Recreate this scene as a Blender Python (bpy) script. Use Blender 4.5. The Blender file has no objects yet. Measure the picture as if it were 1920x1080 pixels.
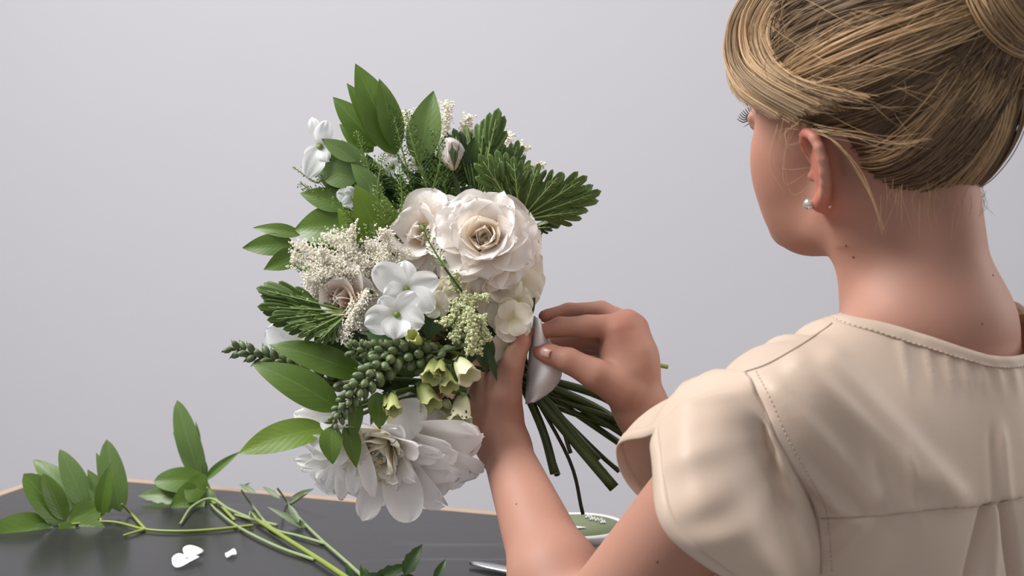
import bpy, math, random
import numpy as np
from mathutils import Vector, Matrix
from mathutils.bvhtree import BVHTree

# ------------------------------------------------------------------ camera, world, lights, exposure
SC = bpy.context.scene
COL = SC.collection
PI = math.pi
FPX = 2700.0                      # focal length in pixels of the 1920 wide frame
CAMZ = 1.20
PITCH = math.atan(0.1)
cam = bpy.data.cameras.new('camera')
cam.sensor_width = 36.0
cam.lens = 36.0 * FPX / 1920.0
cam.clip_start = 0.05
cam_ob = bpy.data.objects.new('camera', cam)
cam_ob.location = (0, 0, CAMZ)
cam_ob.rotation_euler = (PI / 2 - PITCH, 0, 0)
cam.dof.use_dof = True
cam.dof.focus_distance = 1.36
cam.dof.aperture_fstop = 9.0
COL.objects.link(cam_ob)
SC.camera = cam_ob

world = bpy.data.worlds.new('studio')
SC.world = world
world.use_nodes = True
wb = world.node_tree.nodes['Background']
wb.inputs[0].default_value = (0.97, 0.98, 1.0, 1)
wb.inputs[1].default_value = 0.48

def area(name, loc, target, size, power, col):
    l = bpy.data.lights.new(name, 'AREA')
    l.shape = 'RECTANGLE'
    l.size, l.size_y = size
    l.energy = power
    l.color = col
    o = bpy.data.objects.new(name, l)
    o.location = loc
    d = Vector(target) - Vector(loc)
    o.rotation_euler = d.to_track_quat('-Z', 'Y').to_euler()
    COL.objects.link(o)
    return o
area('window_light', (-1.40, 1.22, 2.80), (0.05, 1.38, 1.0), (1.1, 1.1), 92, (1.0, 0.985, 0.96))
area('side_light', (2.2, 1.65, 1.9), (0.35, 1.2, 1.2), (1.0, 1.4), 24, (1.0, 0.97, 0.93))
area('wall_light', (-0.3, 2.3, 3.4), (0.2, 3.5, 1.3), (3.4, 0.8), 12, (0.97, 0.97, 1.0))

vs = SC.view_settings
vs.view_transform = 'Standard'
vs.look = 'None'
vs.gamma = 1.0
vs.exposure = 0.0
vs.use_curve_mapping = False

# ------------------------------------------------------------------ helpers
rng = np.random.default_rng(7)
FW = np.array([0, math.cos(PITCH), -math.sin(PITCH)])
UPV = np.array([0, math.sin(PITCH), math.cos(PITCH)])
CAMP = np.array([0, 0, CAMZ])

def W(px, py, d):
    """point of the place seen in direction (px, py) of the photograph at distance d along the view axis"""
    return CAMP + d * FW + np.array([1.0, 0, 0]) * ((px - 960) / FPX * d) - UPV * ((py - 540) / FPX * d)

def proj(P):
    P = np.asarray(P) - CAMP
    d = P @ FW
    return 960 + FPX * P[..., 0] / d, 540 - FPX * (P @ UPV) / d, d

def unit(v):
    v = np.asarray(v, float)
    return v / (np.linalg.norm(v) + 1e-12)

def cr(pts, n, closed=False):
    """Catmull-Rom through the points, n samples"""
    P = np.asarray(pts, float)
    m = len(P)
    if closed:
        t = np.linspace(0, m, n, endpoint=False)
        i = np.floor(t).astype(int)
        g = lambda k: P[(i + k) % m]
    else:
        t = np.linspace(0, m - 1, n)
        i = np.minimum(np.floor(t).astype(int), m - 2)
        Q = np.vstack([2 * P[0] - P[1], P, 2 * P[-1] - P[-2]])
        g = lambda k: Q[np.clip(i + k + 1, 0, m + 1)]
    u = (t - i)[:, None]
    p0, p1, p2, p3 = g(-1), g(0), g(1), g(2)
    return 0.5 * (2 * p1 + (p2 - p0) * u + (2 * p0 - 5 * p1 + 4 * p2 - p3) * u ** 2 + (3 * p1 - p0 - 3 * p2 + p3) * u ** 3)

class Geo:
    """collects vertices, faces and uv for one mesh"""
    def __init__(self):
        self.v, self.f, self.uv, self.n = [], [], [], 0
    def add(self, v, f, uv=None):
        v = np.asarray(v, float).reshape(-1, 3)
        self.v.append(v)
        self.f.extend([tuple(int(i) + self.n for i in q) for q in f])
        self.uv.append(np.zeros((len(v), 2)) if uv is None else np.asarray(uv, float).reshape(-1, 2))
        self.n += len(v)
    def arrays(self):
        return np.vstack(self.v), self.f, np.vstack(self.uv)

def grid_faces(nu, nv, wrap=False):
    f = []
    for j in range(nv - 1):
        for i in range(nu if wrap else nu - 1):
            a, b = j * nu + i, j * nu + (i + 1) % nu
            f.append((a, b, b + nu, a + nu))
    return f

def tube(g, pts, rad, n=7, caps=True):
    P = np.asarray(pts, float)
    m = len(P)
    rad = np.broadcast_to(np.asarray(rad, float), (m,)) if np.ndim(rad) == 0 else np.interp(np.linspace(0, 1, m), np.linspace(0, 1, len(rad)), rad)
    T = np.gradient(P, axis=0)
    T /= np.linalg.norm(T, axis=1)[:, None] + 1e-12
    ref = np.array([0, 0, 1.0]) if abs(T[0][2]) < 0.8 else np.array([1.0, 0, 0])
    X = np.cross(T, ref)
    X /= np.linalg.norm(X, axis=1)[:, None] + 1e-12
    Y = np.cross(T, X)
    a = np.linspace(0, 2 * PI, n, endpoint=False)
    V = P[:, None] + rad[:, None, None] * (np.cos(a)[None, :, None] * X[:, None] + np.sin(a)[None, :, None] * Y[:, None])
    uv = np.stack(np.meshgrid(a / (2 * PI), np.linspace(0, 1, m)), -1)
    f = grid_faces(n, m, True)
    if caps:
        f = f + [tuple(range(n))[::-1], tuple(range((m - 1) * n, m * n))]
    g.add(V.reshape(-1, 3), f, uv.reshape(-1, 2))

def ball(g, c, r, nu=8, nv=6, axis=None):
    """ellipsoid; r scalar or (side, side, along axis)"""
    r = np.broadcast_to(np.asarray(r, float), (3,))
    th = np.linspace(0.02, PI - 0.02, nv)
    ph = np.linspace(0, 2 * PI, nu, endpoint=False)
    V = np.stack([np.outer(np.sin(th), np.cos(ph)), np.outer(np.sin(th), np.sin(ph)), np.outer(np.cos(th), np.ones(nu))], -1) * r
    V = V.reshape(-1, 3)
    if axis is not None:
        V = V @ frame(axis).T
    f = grid_faces(nu, nv, True) + [tuple(range(nu))[::-1], tuple(range((nv - 1) * nu, nv * nu))]
    g.add(V + np.asarray(c), f)

def frame(axis, ref=None):
    """3x3 matrix, third column = axis"""
    z = unit(axis)
    ref = np.array([0, 0, 1.0]) if ref is None else np.asarray(ref, float)
    if abs(z @ unit(ref)) > 0.95:
        ref = np.array([1.0, 0, 0])
    x = unit(np.cross(ref, z))
    return np.stack([x, np.cross(z, x), z], 1)

def mesh_ob(name, v, f, uv, mat, parent=None, smooth=True, vcol=None):
    v = np.asarray(v, float)
    loc = np.zeros(3)
    if parent is not None:
        p = parent
        while p is not None:
            loc = loc + np.array(p.location)
            p = p.parent
    else:
        loc = v.mean(0).copy()
        loc[2] = v[:, 2].min()
    me = bpy.data.meshes.new(name)
    me.from_pydata((v - loc).tolist(), [], f if isinstance(f, list) else f.tolist())
    if uv is not None:
        ul = me.uv_layers.new(name='UVMap')
        li = np.zeros(len(me.loops), dtype=np.int32)
        me.loops.foreach_get('vertex_index', li)
        ul.data.foreach_set('uv', np.asarray(uv, np.float32)[li].ravel())
    if vcol is not None:
        for nm, arr in vcol.items():
            at = me.attributes.new(nm, 'FLOAT', 'POINT')
            at.data.foreach_set('value', np.asarray(arr, np.float32))
    if smooth:
        me.polygons.foreach_set('use_smooth', np.ones(len(me.polygons), dtype=bool))
    me.materials.append(mat)
    me.update()
    o = bpy.data.objects.new(name, me)
    COL.objects.link(o)
    if parent is not None:
        o.parent = parent
    else:
        o.location = loc
    return o

def geo_ob(name, g, mat, parent=None, smooth=True):
    v, f, uv = g.arrays()
    return mesh_ob(name, v, f, uv, mat, parent, smooth)

def tag(o, label, cat, group=None):
    o['label'] = label
    o['category'] = cat
    if group:
        o['group'] = group
    return o

def thing(name, label, cat, loc, group=None):
    o = bpy.data.objects.new(name, None)
    o.empty_display_size = 0.02
    o.location = loc
    COL.objects.link(o)
    return tag(o, label, cat, group)

# ------------------------------------------------------------------ materials
class NT:
    def __init__(self, name):
        self.m = bpy.data.materials.new(name)
        self.m.use_nodes = True
        self.t = self.m.node_tree
        self.b = self.t.nodes['Principled BSDF']
        self.out = self.t.nodes['Material Output']
    def n(self, kind, **kw):
        nd = self.t.nodes.new('ShaderNode' + kind)
        for k, v in kw.items():
            if k.startswith('i_'):
                key = k[2:]
                key = int(key) if key.isdigit() else key.replace('_', ' ')
                nd.inputs[key].default_value = v
            else:
                setattr(nd, k, v)
        return nd
    def l(self, a, b):
        self.t.links.new(a, b)
    def math(self, op, a, b=None, c=None):
        nd = self.n('Math', operation=op)
        for i, x in enumerate((a, b, c)):
            if x is None:
                continue
            if isinstance(x, (int, float)):
                nd.inputs[i].default_value = x
            else:
                self.l(x, nd.inputs[i])
        return nd.outputs[0]
    def mix(self, fac, a, b):
        nd = self.n('MixRGB')
        for i, x in enumerate((fac, a, b)):
            if isinstance(x, (int, float)):
                nd.inputs[i].default_value = x
            elif isinstance(x, tuple):
                nd.inputs[i].default_value = x + (1,) if len(x) == 3 else x
            else:
                self.l(x, nd.inputs[i])
        return nd.outputs[0]
    def bump(self, h, strength=0.2, dist=0.002):
        nd = self.n('Bump')
        nd.inputs['Strength'].default_value = strength
        nd.inputs['Distance'].default_value = dist
        self.l(h, nd.inputs['Height'])
        self.l(nd.outputs[0], self.b.inputs['Normal'])
    def noise(self, scale, detail=3, coord='Object', stretch=None):
        tc = self.n('TexCoord')
        src = tc.outputs[coord]
        if stretch:
            mp = self.n('Mapping')
            mp.inputs['Scale'].default_value = stretch
            self.l(src, mp.inputs[0])
            src = mp.outputs[0]
        nz = self.n('TexNoise')
        nz.inputs['Scale'].default_value = scale
        nz.inputs['Detail'].default_value = detail
        self.l(src, nz.inputs['Vector'])
        return nz.outputs['Fac']
    def ramp(self, fac, stops):
        r = self.n('ValToRGB')
        el = r.color_ramp.elements
        while len(el) < len(stops):
            el.new(0.5)
        for e, (p, c) in zip(el, stops):
            e.position = p
            e.color = tuple(c) + (1,)
        self.l(fac, r.inputs[0])
        return r.outputs[0]
    def set(self, **kw):
        for k, v in kw.items():
            self.b.inputs[k.replace('_', ' ')].default_value = v
        return self
    def translucent(self, col, fac):
        tr = self.n('BsdfTranslucent')
        if isinstance(col, tuple):
            tr.inputs[0].default_value = col + (1,)
        else:
            self.l(col, tr.inputs[0])
        mx = self.n('MixShader')
        mx.inputs[0].default_value = fac
        self.l(self.b.outputs[0], mx.inputs[1])
        self.l(tr.outputs[0], mx.inputs[2])
        self.l(mx.outputs[0], self.out.inputs[0])

def mat_plain(name, col, rough=0.6, var=0.12, scale=30, metal=0.0):
    t = NT(name)
    c2 = tuple(x * (1 - var) for x in col)
    t.l(t.mix(t.noise(scale), col, c2), t.b.inputs['Base Color'])
    t.set(Roughness=rough, Metallic=metal)
    return t.m

def mat_leaf(name, col, back, vein, rough=0.42, tl=0.22):
    t = NT(name)
    uvn = t.n('UVMap')
    sp = t.n('SeparateXYZ')
    t.l(uvn.outputs[0], sp.inputs[0])
    au = t.math('ABSOLUTE', t.math('SUBTRACT', sp.outputs[0], 0.5))
    mid = t.math('LESS_THAN', au, 0.022)
    side = t.math('SINE', t.math('MULTIPLY', t.math('SUBTRACT', sp.outputs[1], t.math('MULTIPLY', au, 0.55)), 58.0))
    sv = t.math('MULTIPLY', t.math('GREATER_THAN', side, 0.93), 0.10)
    vf = t.math('MAXIMUM', t.math('MULTIPLY', mid, 0.38), sv)
    nz = t.noise(26)
    base = t.mix(nz, tuple(x * 0.72 for x in col), tuple(min(1, x * 1.28) for x in col))
    geo = t.n('NewGeometry')
    c = t.mix(geo.outputs['Backfacing'], base, back)
    c = t.mix(vf, c, vein)
    t.l(c, t.b.inputs['Base Color'])
    t.set(Roughness=rough)
    t.bump(t.math('ADD', t.math('MULTIPLY', side, 0.15), t.math('MULTIPLY', nz, 0.6)), 0.15, 0.001)
    t.translucent(t.mix(0.4, c, (col[0] * 2.2, col[1] * 2.0, col[2] * 0.8)), tl)
    return t.m

def mat_petal(name, tip, base, edge=None, tl=0.40, pos=0.45):
    t = NT(name)
    uvn = t.n('UVMap')
    sp = t.n('SeparateXYZ')
    t.l(uvn.outputs[0], sp.inputs[0])
    stops = [(0.0, base), (pos, tip), (1.0, edge or tip)]
    c = t.ramp(sp.outputs[1], stops)
    nz = t.noise(60, 4)
    c = t.mix(t.math('MULTIPLY', nz, 0.10), c, tuple(x * 0.8 for x in tip))
    t.l(c, t.b.inputs['Base Color'])
    t.set(Roughness=0.55)
    st = t.math('SINE', t.math('MULTIPLY', sp.outputs[0], 70.0))
    t.bump(t.math('ADD', t.math('MULTIPLY', st, 0.25), nz), 0.12, 0.0012)
    t.translucent(c, tl)
    return t.m

M = {}
M['leaf'] = mat_leaf('leaf_green', (0.082, 0.150, 0.016), (0.12, 0.20, 0.06), (0.16, 0.26, 0.06))
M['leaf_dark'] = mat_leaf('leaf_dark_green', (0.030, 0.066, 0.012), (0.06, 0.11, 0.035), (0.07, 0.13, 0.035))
M['leaf_bright'] = mat_leaf('leaf_bright_green', (0.135, 0.220, 0.020), (0.15, 0.24, 0.06), (0.22, 0.33, 0.07))
M['leaf_soft'] = mat_leaf('leaf_soft_green', (0.115, 0.190, 0.050), (0.15, 0.23, 0.10), (0.19, 0.29, 0.11))
M['leaf_grey'] = mat_leaf('leaf_grey_green', (0.15, 0.205, 0.10), (0.2, 0.26, 0.15), (0.26, 0.33, 0.19))
M['geranium'] = mat_leaf('lobed_leaf', (0.075, 0.135, 0.018), (0.085, 0.140, 0.040), (0.16, 0.24, 0.07), rough=0.55)
M['vein'] = mat_plain('leaf_vein', (0.22, 0.31, 0.10), 0.5)
M['stem'] = mat_plain('stem_green', (0.060, 0.095, 0.018), 0.42, 0.45, 40)
M['stem_pale'] = mat_plain('stem_pale', (0.29, 0.36, 0.17), 0.5, 0.25)
M['stem_lime'] = mat_plain('stem_lime', (0.27, 0.34, 0.06), 0.45, 0.25)
M['twig'] = mat_plain('stem_brown', (0.05, 0.045, 0.025), 0.5, 0.3)
M['pod'] = mat_plain('seed_pod', (0.17, 0.27, 0.05), 0.5, 0.3, 80)
M['pod_dark'] = mat_plain('seed_pod_dark', (0.055, 0.115, 0.022), 0.5, 0.3, 80)
M['bud'] = mat_plain('flower_bud', (0.15, 0.20, 0.085), 0.5, 0.4, 60)
M['rose'] = mat_petal('rose_petal', (0.93, 0.87, 0.82), (0.92, 0.72, 0.46), (0.94, 0.90, 0.87))
M['rose_heart'] = mat_petal('rose_heart_petal', (0.94, 0.82, 0.66), (0.92, 0.66, 0.36), (0.94, 0.88, 0.80), pos=0.55)
M['peony_heart'] = mat_petal('peony_heart_petal', (0.94, 0.88, 0.70), (0.92, 0.76, 0.36), (0.94, 0.92, 0.84), pos=0.5)
M['peach'] = mat_petal('peach_petal', (0.93, 0.80, 0.71), (0.90, 0.56, 0.34), (0.93, 0.88, 0.84), pos=0.6)
M['cream'] = mat_petal('cream_petal', (0.92, 0.87, 0.75), (0.74, 0.72, 0.42), (0.92, 0.87, 0.77))
M['white'] = mat_petal('white_petal', (0.92, 0.93, 0.93), (0.80, 0.82, 0.66), (0.93, 0.94, 0.95), pos=0.25)
M['peony'] = mat_petal('peony_petal', (0.93, 0.91, 0.89), (0.92, 0.80, 0.46), (0.94, 0.93, 0.93), pos=0.35)
M['anther'] = mat_plain('anther', (0.75, 0.52, 0.14), 0.7)
M['plume'] = mat_plain('plume_floret', (0.93, 0.88, 0.76), 0.7, 0.12, 120)
M['plume_green'] = mat_plain('plume_floret_green', (0.66, 0.69, 0.40), 0.7, 0.35, 90)
M['bell'] = mat_petal('bell_petal', (0.74, 0.74, 0.50), (0.34, 0.42, 0.14), (0.80, 0.78, 0.58), tl=0.3)
M['bell_lime'] = mat_petal('bell_lime_petal', (0.46, 0.52, 0.16), (0.26, 0.36, 0.09), (0.62, 0.64, 0.30), tl=0.3)
M['speck'] = mat_plain('bell_speck', (0.06, 0.03, 0.03), 0.7)
M['wrap'] = mat_petal('wrap_cloth', (0.84, 0.83, 0.83), (0.80, 0.79, 0.78), (0.86, 0.86, 0.87), tl=0.2)

def mat_skin():
    t = NT('skin')
    at = t.n('Attribute', attribute_name='red')
    nz = t.noise(9, 5)
    nf = t.noise(140, 3)
    c = t.mix(nz, (0.43, 0.225, 0.168), (0.385, 0.187, 0.132))
    c = t.mix(t.math('MULTIPLY', at.outputs['Fac'], 0.75), c, (0.45, 0.12, 0.08))
    li = t.n('Attribute', attribute_name='lip')
    c = t.mix(li.outputs['Fac'], c, (0.50, 0.15, 0.13))
    c = t.mix(t.math('MULTIPLY', nf, 0.10), c, (0.45, 0.22, 0.15))
    t.l(c, t.b.inputs['Base Color'])
    t.set(Roughness=0.58)
    t.b.inputs['Subsurface Weight'].default_value = 0.22
    t.b.inputs['Subsurface Radius'].default_value = (1.0, 0.36, 0.2)
    t.b.inputs['Subsurface Scale'].default_value = 0.010
    t.b.inputs['Specular IOR Level'].default_value = 0.35
    t.bump(nf, 0.12, 0.0008)
    return t.m
M['skin'] = mat_skin()
M['mole'] = mat_plain('skin_mole', (0.16, 0.075, 0.045), 0.6)
M['nail'] = mat_plain('finger_nail', (0.68, 0.42, 0.36), 0.25, 0.08)

def mat_cloth():
    t = NT('blouse_satin')
    nz = t.noise(4, 3)
    c = t.mix(nz, (0.66, 0.515, 0.41), (0.61, 0.475, 0.38))
    t.l(c, t.b.inputs['Base Color'])
    t.set(Roughness=0.5)
    t.b.inputs['Sheen Weight'].default_value = 0.2
    t.b.inputs['Specular IOR Level'].default_value = 0.3
    wv = t.noise(900, 1)
    fold = t.noise(16, 2, stretch=(1, 1, 0.45))
    t.bump(t.math('ADD', t.math('MULTIPLY', wv, 0.04), fold), 0.35, 0.006)
    t.translucent((0.80, 0.52, 0.33), 0.16)
    return t.m
M['cloth'] = mat_cloth()
M['seam'] = mat_plain('blouse_seam', (0.40, 0.30, 0.23), 0.8)
M['thread'] = mat_plain('blouse_thread', (0.52, 0.41, 0.33), 0.7)

def mat_hair(name, dark, light, rough=0.46):
    t = NT(name)
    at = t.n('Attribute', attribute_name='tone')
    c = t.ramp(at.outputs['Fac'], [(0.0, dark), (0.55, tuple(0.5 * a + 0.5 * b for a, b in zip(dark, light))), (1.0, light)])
    t.l(c, t.b.inputs['Base Color'])
    t.set(Roughness=rough)
    t.b.inputs['Specular IOR Level'].default_value = 0.28
    t.b.inputs['Sheen Weight'].default_value = 0.1
    return t.m
M['hair'] = mat_hair('hair_blond', (0.055, 0.031, 0.017), (0.62, 0.405, 0.215))
M['hair_base'] = mat_plain('hair_base', (0.10, 0.06, 0.032), 0.7, 0.4, 60)
M['lash'] = mat_plain('eyelash', (0.012, 0.01, 0.01), 0.5)
M['eye'] = mat_plain('eye_white', (0.8, 0.78, 0.76), 0.15, 0.05)
M['iris'] = mat_plain('iris', (0.10, 0.16, 0.22), 0.2)
M['pearl'] = mat_plain('pearl', (0.72, 0.70, 0.67), 0.18, 0.1, 200, 0.75)
M['steel'] = mat_plain('steel', (0.75, 0.75, 0.77), 0.18, 0.15, 50, 1.0)
M['black'] = mat_plain('black_handle', (0.02, 0.02, 0.022), 0.4)
M['tub'] = mat_plain('white_plastic', (0.80, 0.80, 0.78), 0.35, 0.05)
M['lid'] = mat_plain('green_lid', (0.185, 0.225, 0.105), 0.45, 0.12)
M['paper'] = mat_plain('paper', (0.78, 0.78, 0.84), 0.7, 0.05)
M['trouser'] = mat_plain('dark_trousers', (0.05, 0.05, 0.065), 0.85, 0.2)
M['wood'] = None

# ------------------------------------------------------------------ setting
def quad_box(name, lo, hi, mat, parent=None):
    x0, y0, z0 = lo
    x1, y1, z1 = hi
    v = [(x0, y0, z0), (x1, y0, z0), (x1, y1, z0), (x0, y1, z0), (x0, y0, z1), (x1, y0, z1), (x1, y1, z1), (x0, y1, z1)]
    f = [(3, 2, 1, 0), (4, 5, 6, 7), (0, 1, 5, 4), (1, 2, 6, 5), (2, 3, 7, 6), (3, 0, 4, 7)]
    return mesh_ob(name, v, f, None, mat, parent, smooth=False)

t = NT('wall_paint')
nz = t.noise(1.1, 4)
nz2 = t.noise(6, 4)
c = t.mix(nz, (0.600, 0.590, 0.625), (0.570, 0.560, 0.598))
c = t.mix(t.math('MULTIPLY', nz2, 0.12), c, (0.53, 0.53, 0.56))
t.l(c, t.b.inputs['Base Color'])
t.set(Roughness=0.9)
t.bump(nz2, 0.15, 0.01)
M['wall'] = t.m
t = NT('floor_concrete')
t.l(t.mix(t.noise(3, 5), (0.32, 0.31, 0.31), (0.25, 0.245, 0.25)), t.b.inputs['Base Color'])
t.set(Roughness=0.7)
M['floor'] = t.m
o = quad_box('wall_back', (-9, 3.5, 0), (9, 3.6, 3.4), M['wall'])
o['kind'] = 'structure'
o = quad_box('floor', (-9, -4, -0.06), (9, 3.6, 0), M['floor'])
o['kind'] = 'structure'

t = NT('slate_top')
n1 = t.noise(5, 6)
n2 = t.noise(7, 6, stretch=(0.5, 5, 1))
c = t.mix(n1, (0.022, 0.0215, 0.023), (0.036, 0.035, 0.037))
sc = t.n('MapRange')
sc.inputs[1].default_value = 0.60
sc.inputs[2].default_value = 0.80
t.l(n2, sc.inputs[0])
c = t.mix(t.math('MULTIPLY', sc.outputs[0], 0.45), c, (0.15, 0.15, 0.155))
t.l(c, t.b.inputs['Base Color'])
t.l(t.math('ADD', t.math('MULTIPLY', n1, 0.20), 0.13), t.b.inputs['Roughness'])
t.b.inputs['Specular IOR Level'].default_value = 0.18
t.bump(n2, 0.06, 0.002)
M['slate'] = t.m
t = NT('edge_wood')
n1 = t.noise(12, 5, stretch=(1, 8, 8))
t.l(t.mix(n1, (0.42, 0.31, 0.22), (0.33, 0.235, 0.16)), t.b.inputs['Base Color'])
t.set(Roughness=0.55)
M['wood'] = t.m

TZ = 0.75
def on_table(px, py):
    r = W(px, py, 1.0) - CAMP
    return CAMP + r * ((TZ - CAMZ) / r[2])
PB0, PB1 = on_table(108, 886), on_table(932, 960)
ex = unit(PB1 - PB0)
ey = np.array([-ex[1], ex[0], 0.0])
CORNER = PB0
table = thing('table', 'low work table with dark slate top and pale wooden edge', 'table', tuple(CORNER[:2]) + (0.0,))
def tb(name, x0, x1, y0, y1, z0, z1, mat):
    v = []
    for z in (z0, z1):
        for a, b in ((x0, y0), (x1, y0), (x1, y1), (x0, y1)):
            p = CORNER + ex * a + ey * b
            v.append((p[0], p[1], z))
    f = [(3, 2, 1, 0), (4, 5, 6, 7), (0, 1, 5, 4), (1, 2, 6, 5), (2, 3, 7, 6), (3, 0, 4, 7)]
    ob = mesh_ob(name, v, f, None, mat, table, smooth=False)
    bv = ob.modifiers.new('bevel', 'BEVEL')
    bv.width = 0.0015
    bv.segments = 2
    return ob
TL, TD, EW = 0.94, 0.44, 0.014
tb('table_top', EW, TL - EW, -TD + EW, -EW, TZ - 0.028, TZ, M['slate'])
tb('edge_strip', 0, TL, -EW, 0, TZ - 0.034, TZ + 0.001, M['wood'])
tb('edge_strip', 0, TL, -TD, -TD + EW, TZ - 0.034, TZ + 0.001, M['wood'])
tb('edge_strip', 0, EW, -TD + EW, -EW, TZ - 0.034, TZ + 0.001, M['wood'])
tb('edge_strip', TL - EW, TL, -TD + EW, -EW, TZ - 0.034, TZ + 0.001, M['wood'])
for a in (0.05, TL - 0.11):
    for b in (-0.11, -TD + 0.05):
        tb('leg', a, a + 0.06, b, b + 0.06, 0.0, TZ - 0.03, M['wood'])

# ------------------------------------------------------------------ person: distance field -> one continuous skin
class Field:
    def __init__(self, lo, hi, h):
        self.lo, self.h = np.array(lo, float), h
        self.n = np.ceil((np.array(hi) - self.lo) / h).astype(int) + 1
        self.F = np.full(self.n, 0.03, np.float32)
    def sub(self, lo, hi):
        a = np.clip(np.floor((np.array(lo) - self.lo) / self.h).astype(int), 0, self.n)
        b = np.clip(np.ceil((np.array(hi) - self.lo) / self.h).astype(int) + 1, 0, self.n)
        ax = [np.arange(a[i], b[i]) * self.h + self.lo[i] for i in range(3)]
        P = np.stack(np.meshgrid(*ax, indexing='ij'), -1).astype(np.float32)
        return tuple(slice(a[i], b[i]) for i in range(3)), P
    def add(self, fn, lo, hi, k=0.01, carve=False):
        m = 0.032 + k
        s, P = self.sub(np.array(lo) - m, np.array(hi) + m)
        if P.size == 0:
            return
        A, D = self.F[s], fn(P).astype(np.float32)
        if carve:
            h = np.maximum(k - np.abs(A + D), 0) / k
            self.F[s] = np.maximum(A, -D) + h * h * k * 0.25
        else:
            h = np.maximum(k - np.abs(A - D), 0) / k
            self.F[s] = np.minimum(A, D) - h * h * k * 0.25
    def capsule(self, a, b, r0, r1, k=0.012, flat=None, carve=False):
        a, b = np.asarray(a, float), np.asarray(b, float)
        R = max(r0, r1)
        if flat is not None:
            R *= max(1, flat[1])
        self.add(capsule_fn(a, b, r0, r1, flat), np.minimum(a, b) - R, np.maximum(a, b) + R, k, carve)
    def ell(self, c, r, Rm, k=0.015, carve=False):
        R = max(r)
        c = np.asarray(c, float)
        r = np.asarray(r, float)
        def fn(P):
            q = (P - c) @ Rm
            k0 = np.linalg.norm(q / r, axis=-1)
            k1 = np.linalg.norm(q / r ** 2, axis=-1)
            return k0 * (k0 - 1) / np.maximum(k1, 1e-6)
        self.add(fn, c - R, c + R, k, carve)
    def chain(self, pts, rad, kin, kout):
        """a finger: bones joined among themselves with kin, to the rest with kout"""
        pts = [np.asarray(p, float) for p in pts]
        fs = [capsule_fn(pts[i], pts[i + 1], rad[i], rad[i + 1], None) for i in range(len(pts) - 1)]
        def fn(P):
            d = fs[0](P)
            for g in fs[1:]:
                e = g(P)
                h = np.maximum(kin - np.abs(d - e), 0) / kin
                d = np.minimum(d, e) - h * h * kin * 0.25
            return d
        Q = np.array(pts)
        self.add(fn, Q.min(0) - max(rad), Q.max(0) + max(rad), kout)
    def surface(self):
        F = self.F
        S = F < 0
        core = S[:-1, :-1, :-1]
        allin, anyin = core.copy(), core.copy()
        for dx in (0, 1):
            for dy in (0, 1):
                for dz in (0, 1):
                    if dx + dy + dz:
                        q = S[dx:S.shape[0] - 1 + dx, dy:S.shape[1] - 1 + dy, dz:S.shape[2] - 1 + dz]
                        allin &= q
                        anyin |= q
        act = anyin & ~allin
        idx = np.argwhere(act)
        vid = np.full(act.shape, -1, np.int32)
        vid[tuple(idx.T)] = np.arange(len(idx))
        acc = np.zeros((len(idx), 3))
        cnt = np.zeros(len(idx))
        cs = np.array([(x, y, z) for x in (0, 1) for y in (0, 1) for z in (0, 1)])
        for i in range(8):
            for ax in range(3):
                if cs[i][ax] == 0:
                    p, q = cs[i], cs[i].copy()
                    q[ax] = 1
                    f0, f1 = F[tuple((idx + p).T)], F[tuple((idx + q).T)]
                    m = (f0 < 0) != (f1 < 0)
                    tt = np.where(m, f0 / np.where(m, f0 - f1, 1), 0)
                    pt = p + tt[:, None] * (q - p)
                    acc += pt * m[:, None]
                    cnt += m
        V = (idx + acc / cnt[:, None]) * self.h + self.lo
        quads = []
        for ax in range(3):
            o = [0, 1, 2]
            o.remove(ax)
            s0 = [slice(1, -1)] * 3
            s1 = [slice(1, -1)] * 3
            s0[ax], s1[ax] = slice(0, -1), slice(1, None)
            a, b = S[tuple(s0)], S[tuple(s1)]
            e = np.argwhere(a != b)
            off = np.ones(3, int)
            off[ax] = 0
            e = e + off
            fl = S[tuple(e.T)]
            u, w = np.eye(3, dtype=int)[o[0]], np.eye(3, dtype=int)[o[1]]
            c = [vid[tuple((e + d).T)] for d in (-u - w, -w, 0 * u, -u)]
            qd = np.stack(c, 1)
            if ax == 1:
                fl = ~fl
            qd[~fl] = qd[~fl][:, ::-1]
            quads.append(qd)
        return V, np.vstack(quads)
    def grad(self, V):
        return None

def capsule_fn(a, b, r0, r1, flat):
    a, b = np.asarray(a, float), np.asarray(b, float)
    ba = b - a
    L2 = ba @ ba
    def fn(P):
        q = P - a
        if flat is not None:
            n, s = flat
            q = q + (1 / s - 1) * (q @ n)[..., None] * n
        tt = np.clip(q @ ba / L2, 0, 1)
        return np.linalg.norm(q - tt[..., None] * ba, axis=-1) - (r0 + (r1 - r0) * tt)
    return fn

# head frame: f forward, l her left, u up
TH = math.radians(45)
HP = math.radians(-7)
hf = np.array([-math.cos(TH), math.sin(TH), 0])
hl = np.array([-math.sin(TH), -math.cos(TH), 0])
f_ = math.cos(HP) * hf - np.array([0, 0, math.sin(HP)])
u_ = math.sin(HP) * hf + np.array([0, 0, math.cos(HP)])
ROLL = math.radians(-19)
l_ = math.cos(ROLL) * hl + math.sin(ROLL) * u_
u_ = np.cross(f_, l_)
HR = np.stack([f_, l_, u_], 1)
EARP = W(1550, 312, 1.13)
HO = EARP - 0.078 * l_ + 0.008 * f_ - 0.002 * u_
H = lambda a, b, c: HO + a * f_ + b * l_ + c * u_
# torso frame
TT = math.radians(54)
tf = np.array([-math.cos(TT), math.sin(TT), 0])
tl = np.array([-math.sin(TT), -math.cos(TT), 0])
TRM = np.stack([tf, tl, np.array([0, 0, 1.0])], 1)
NB = W(1716, 596, 1.175)
T = lambda a, b, c: NB + a * tf + b * tl + np.array([0, 0, c])

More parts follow.
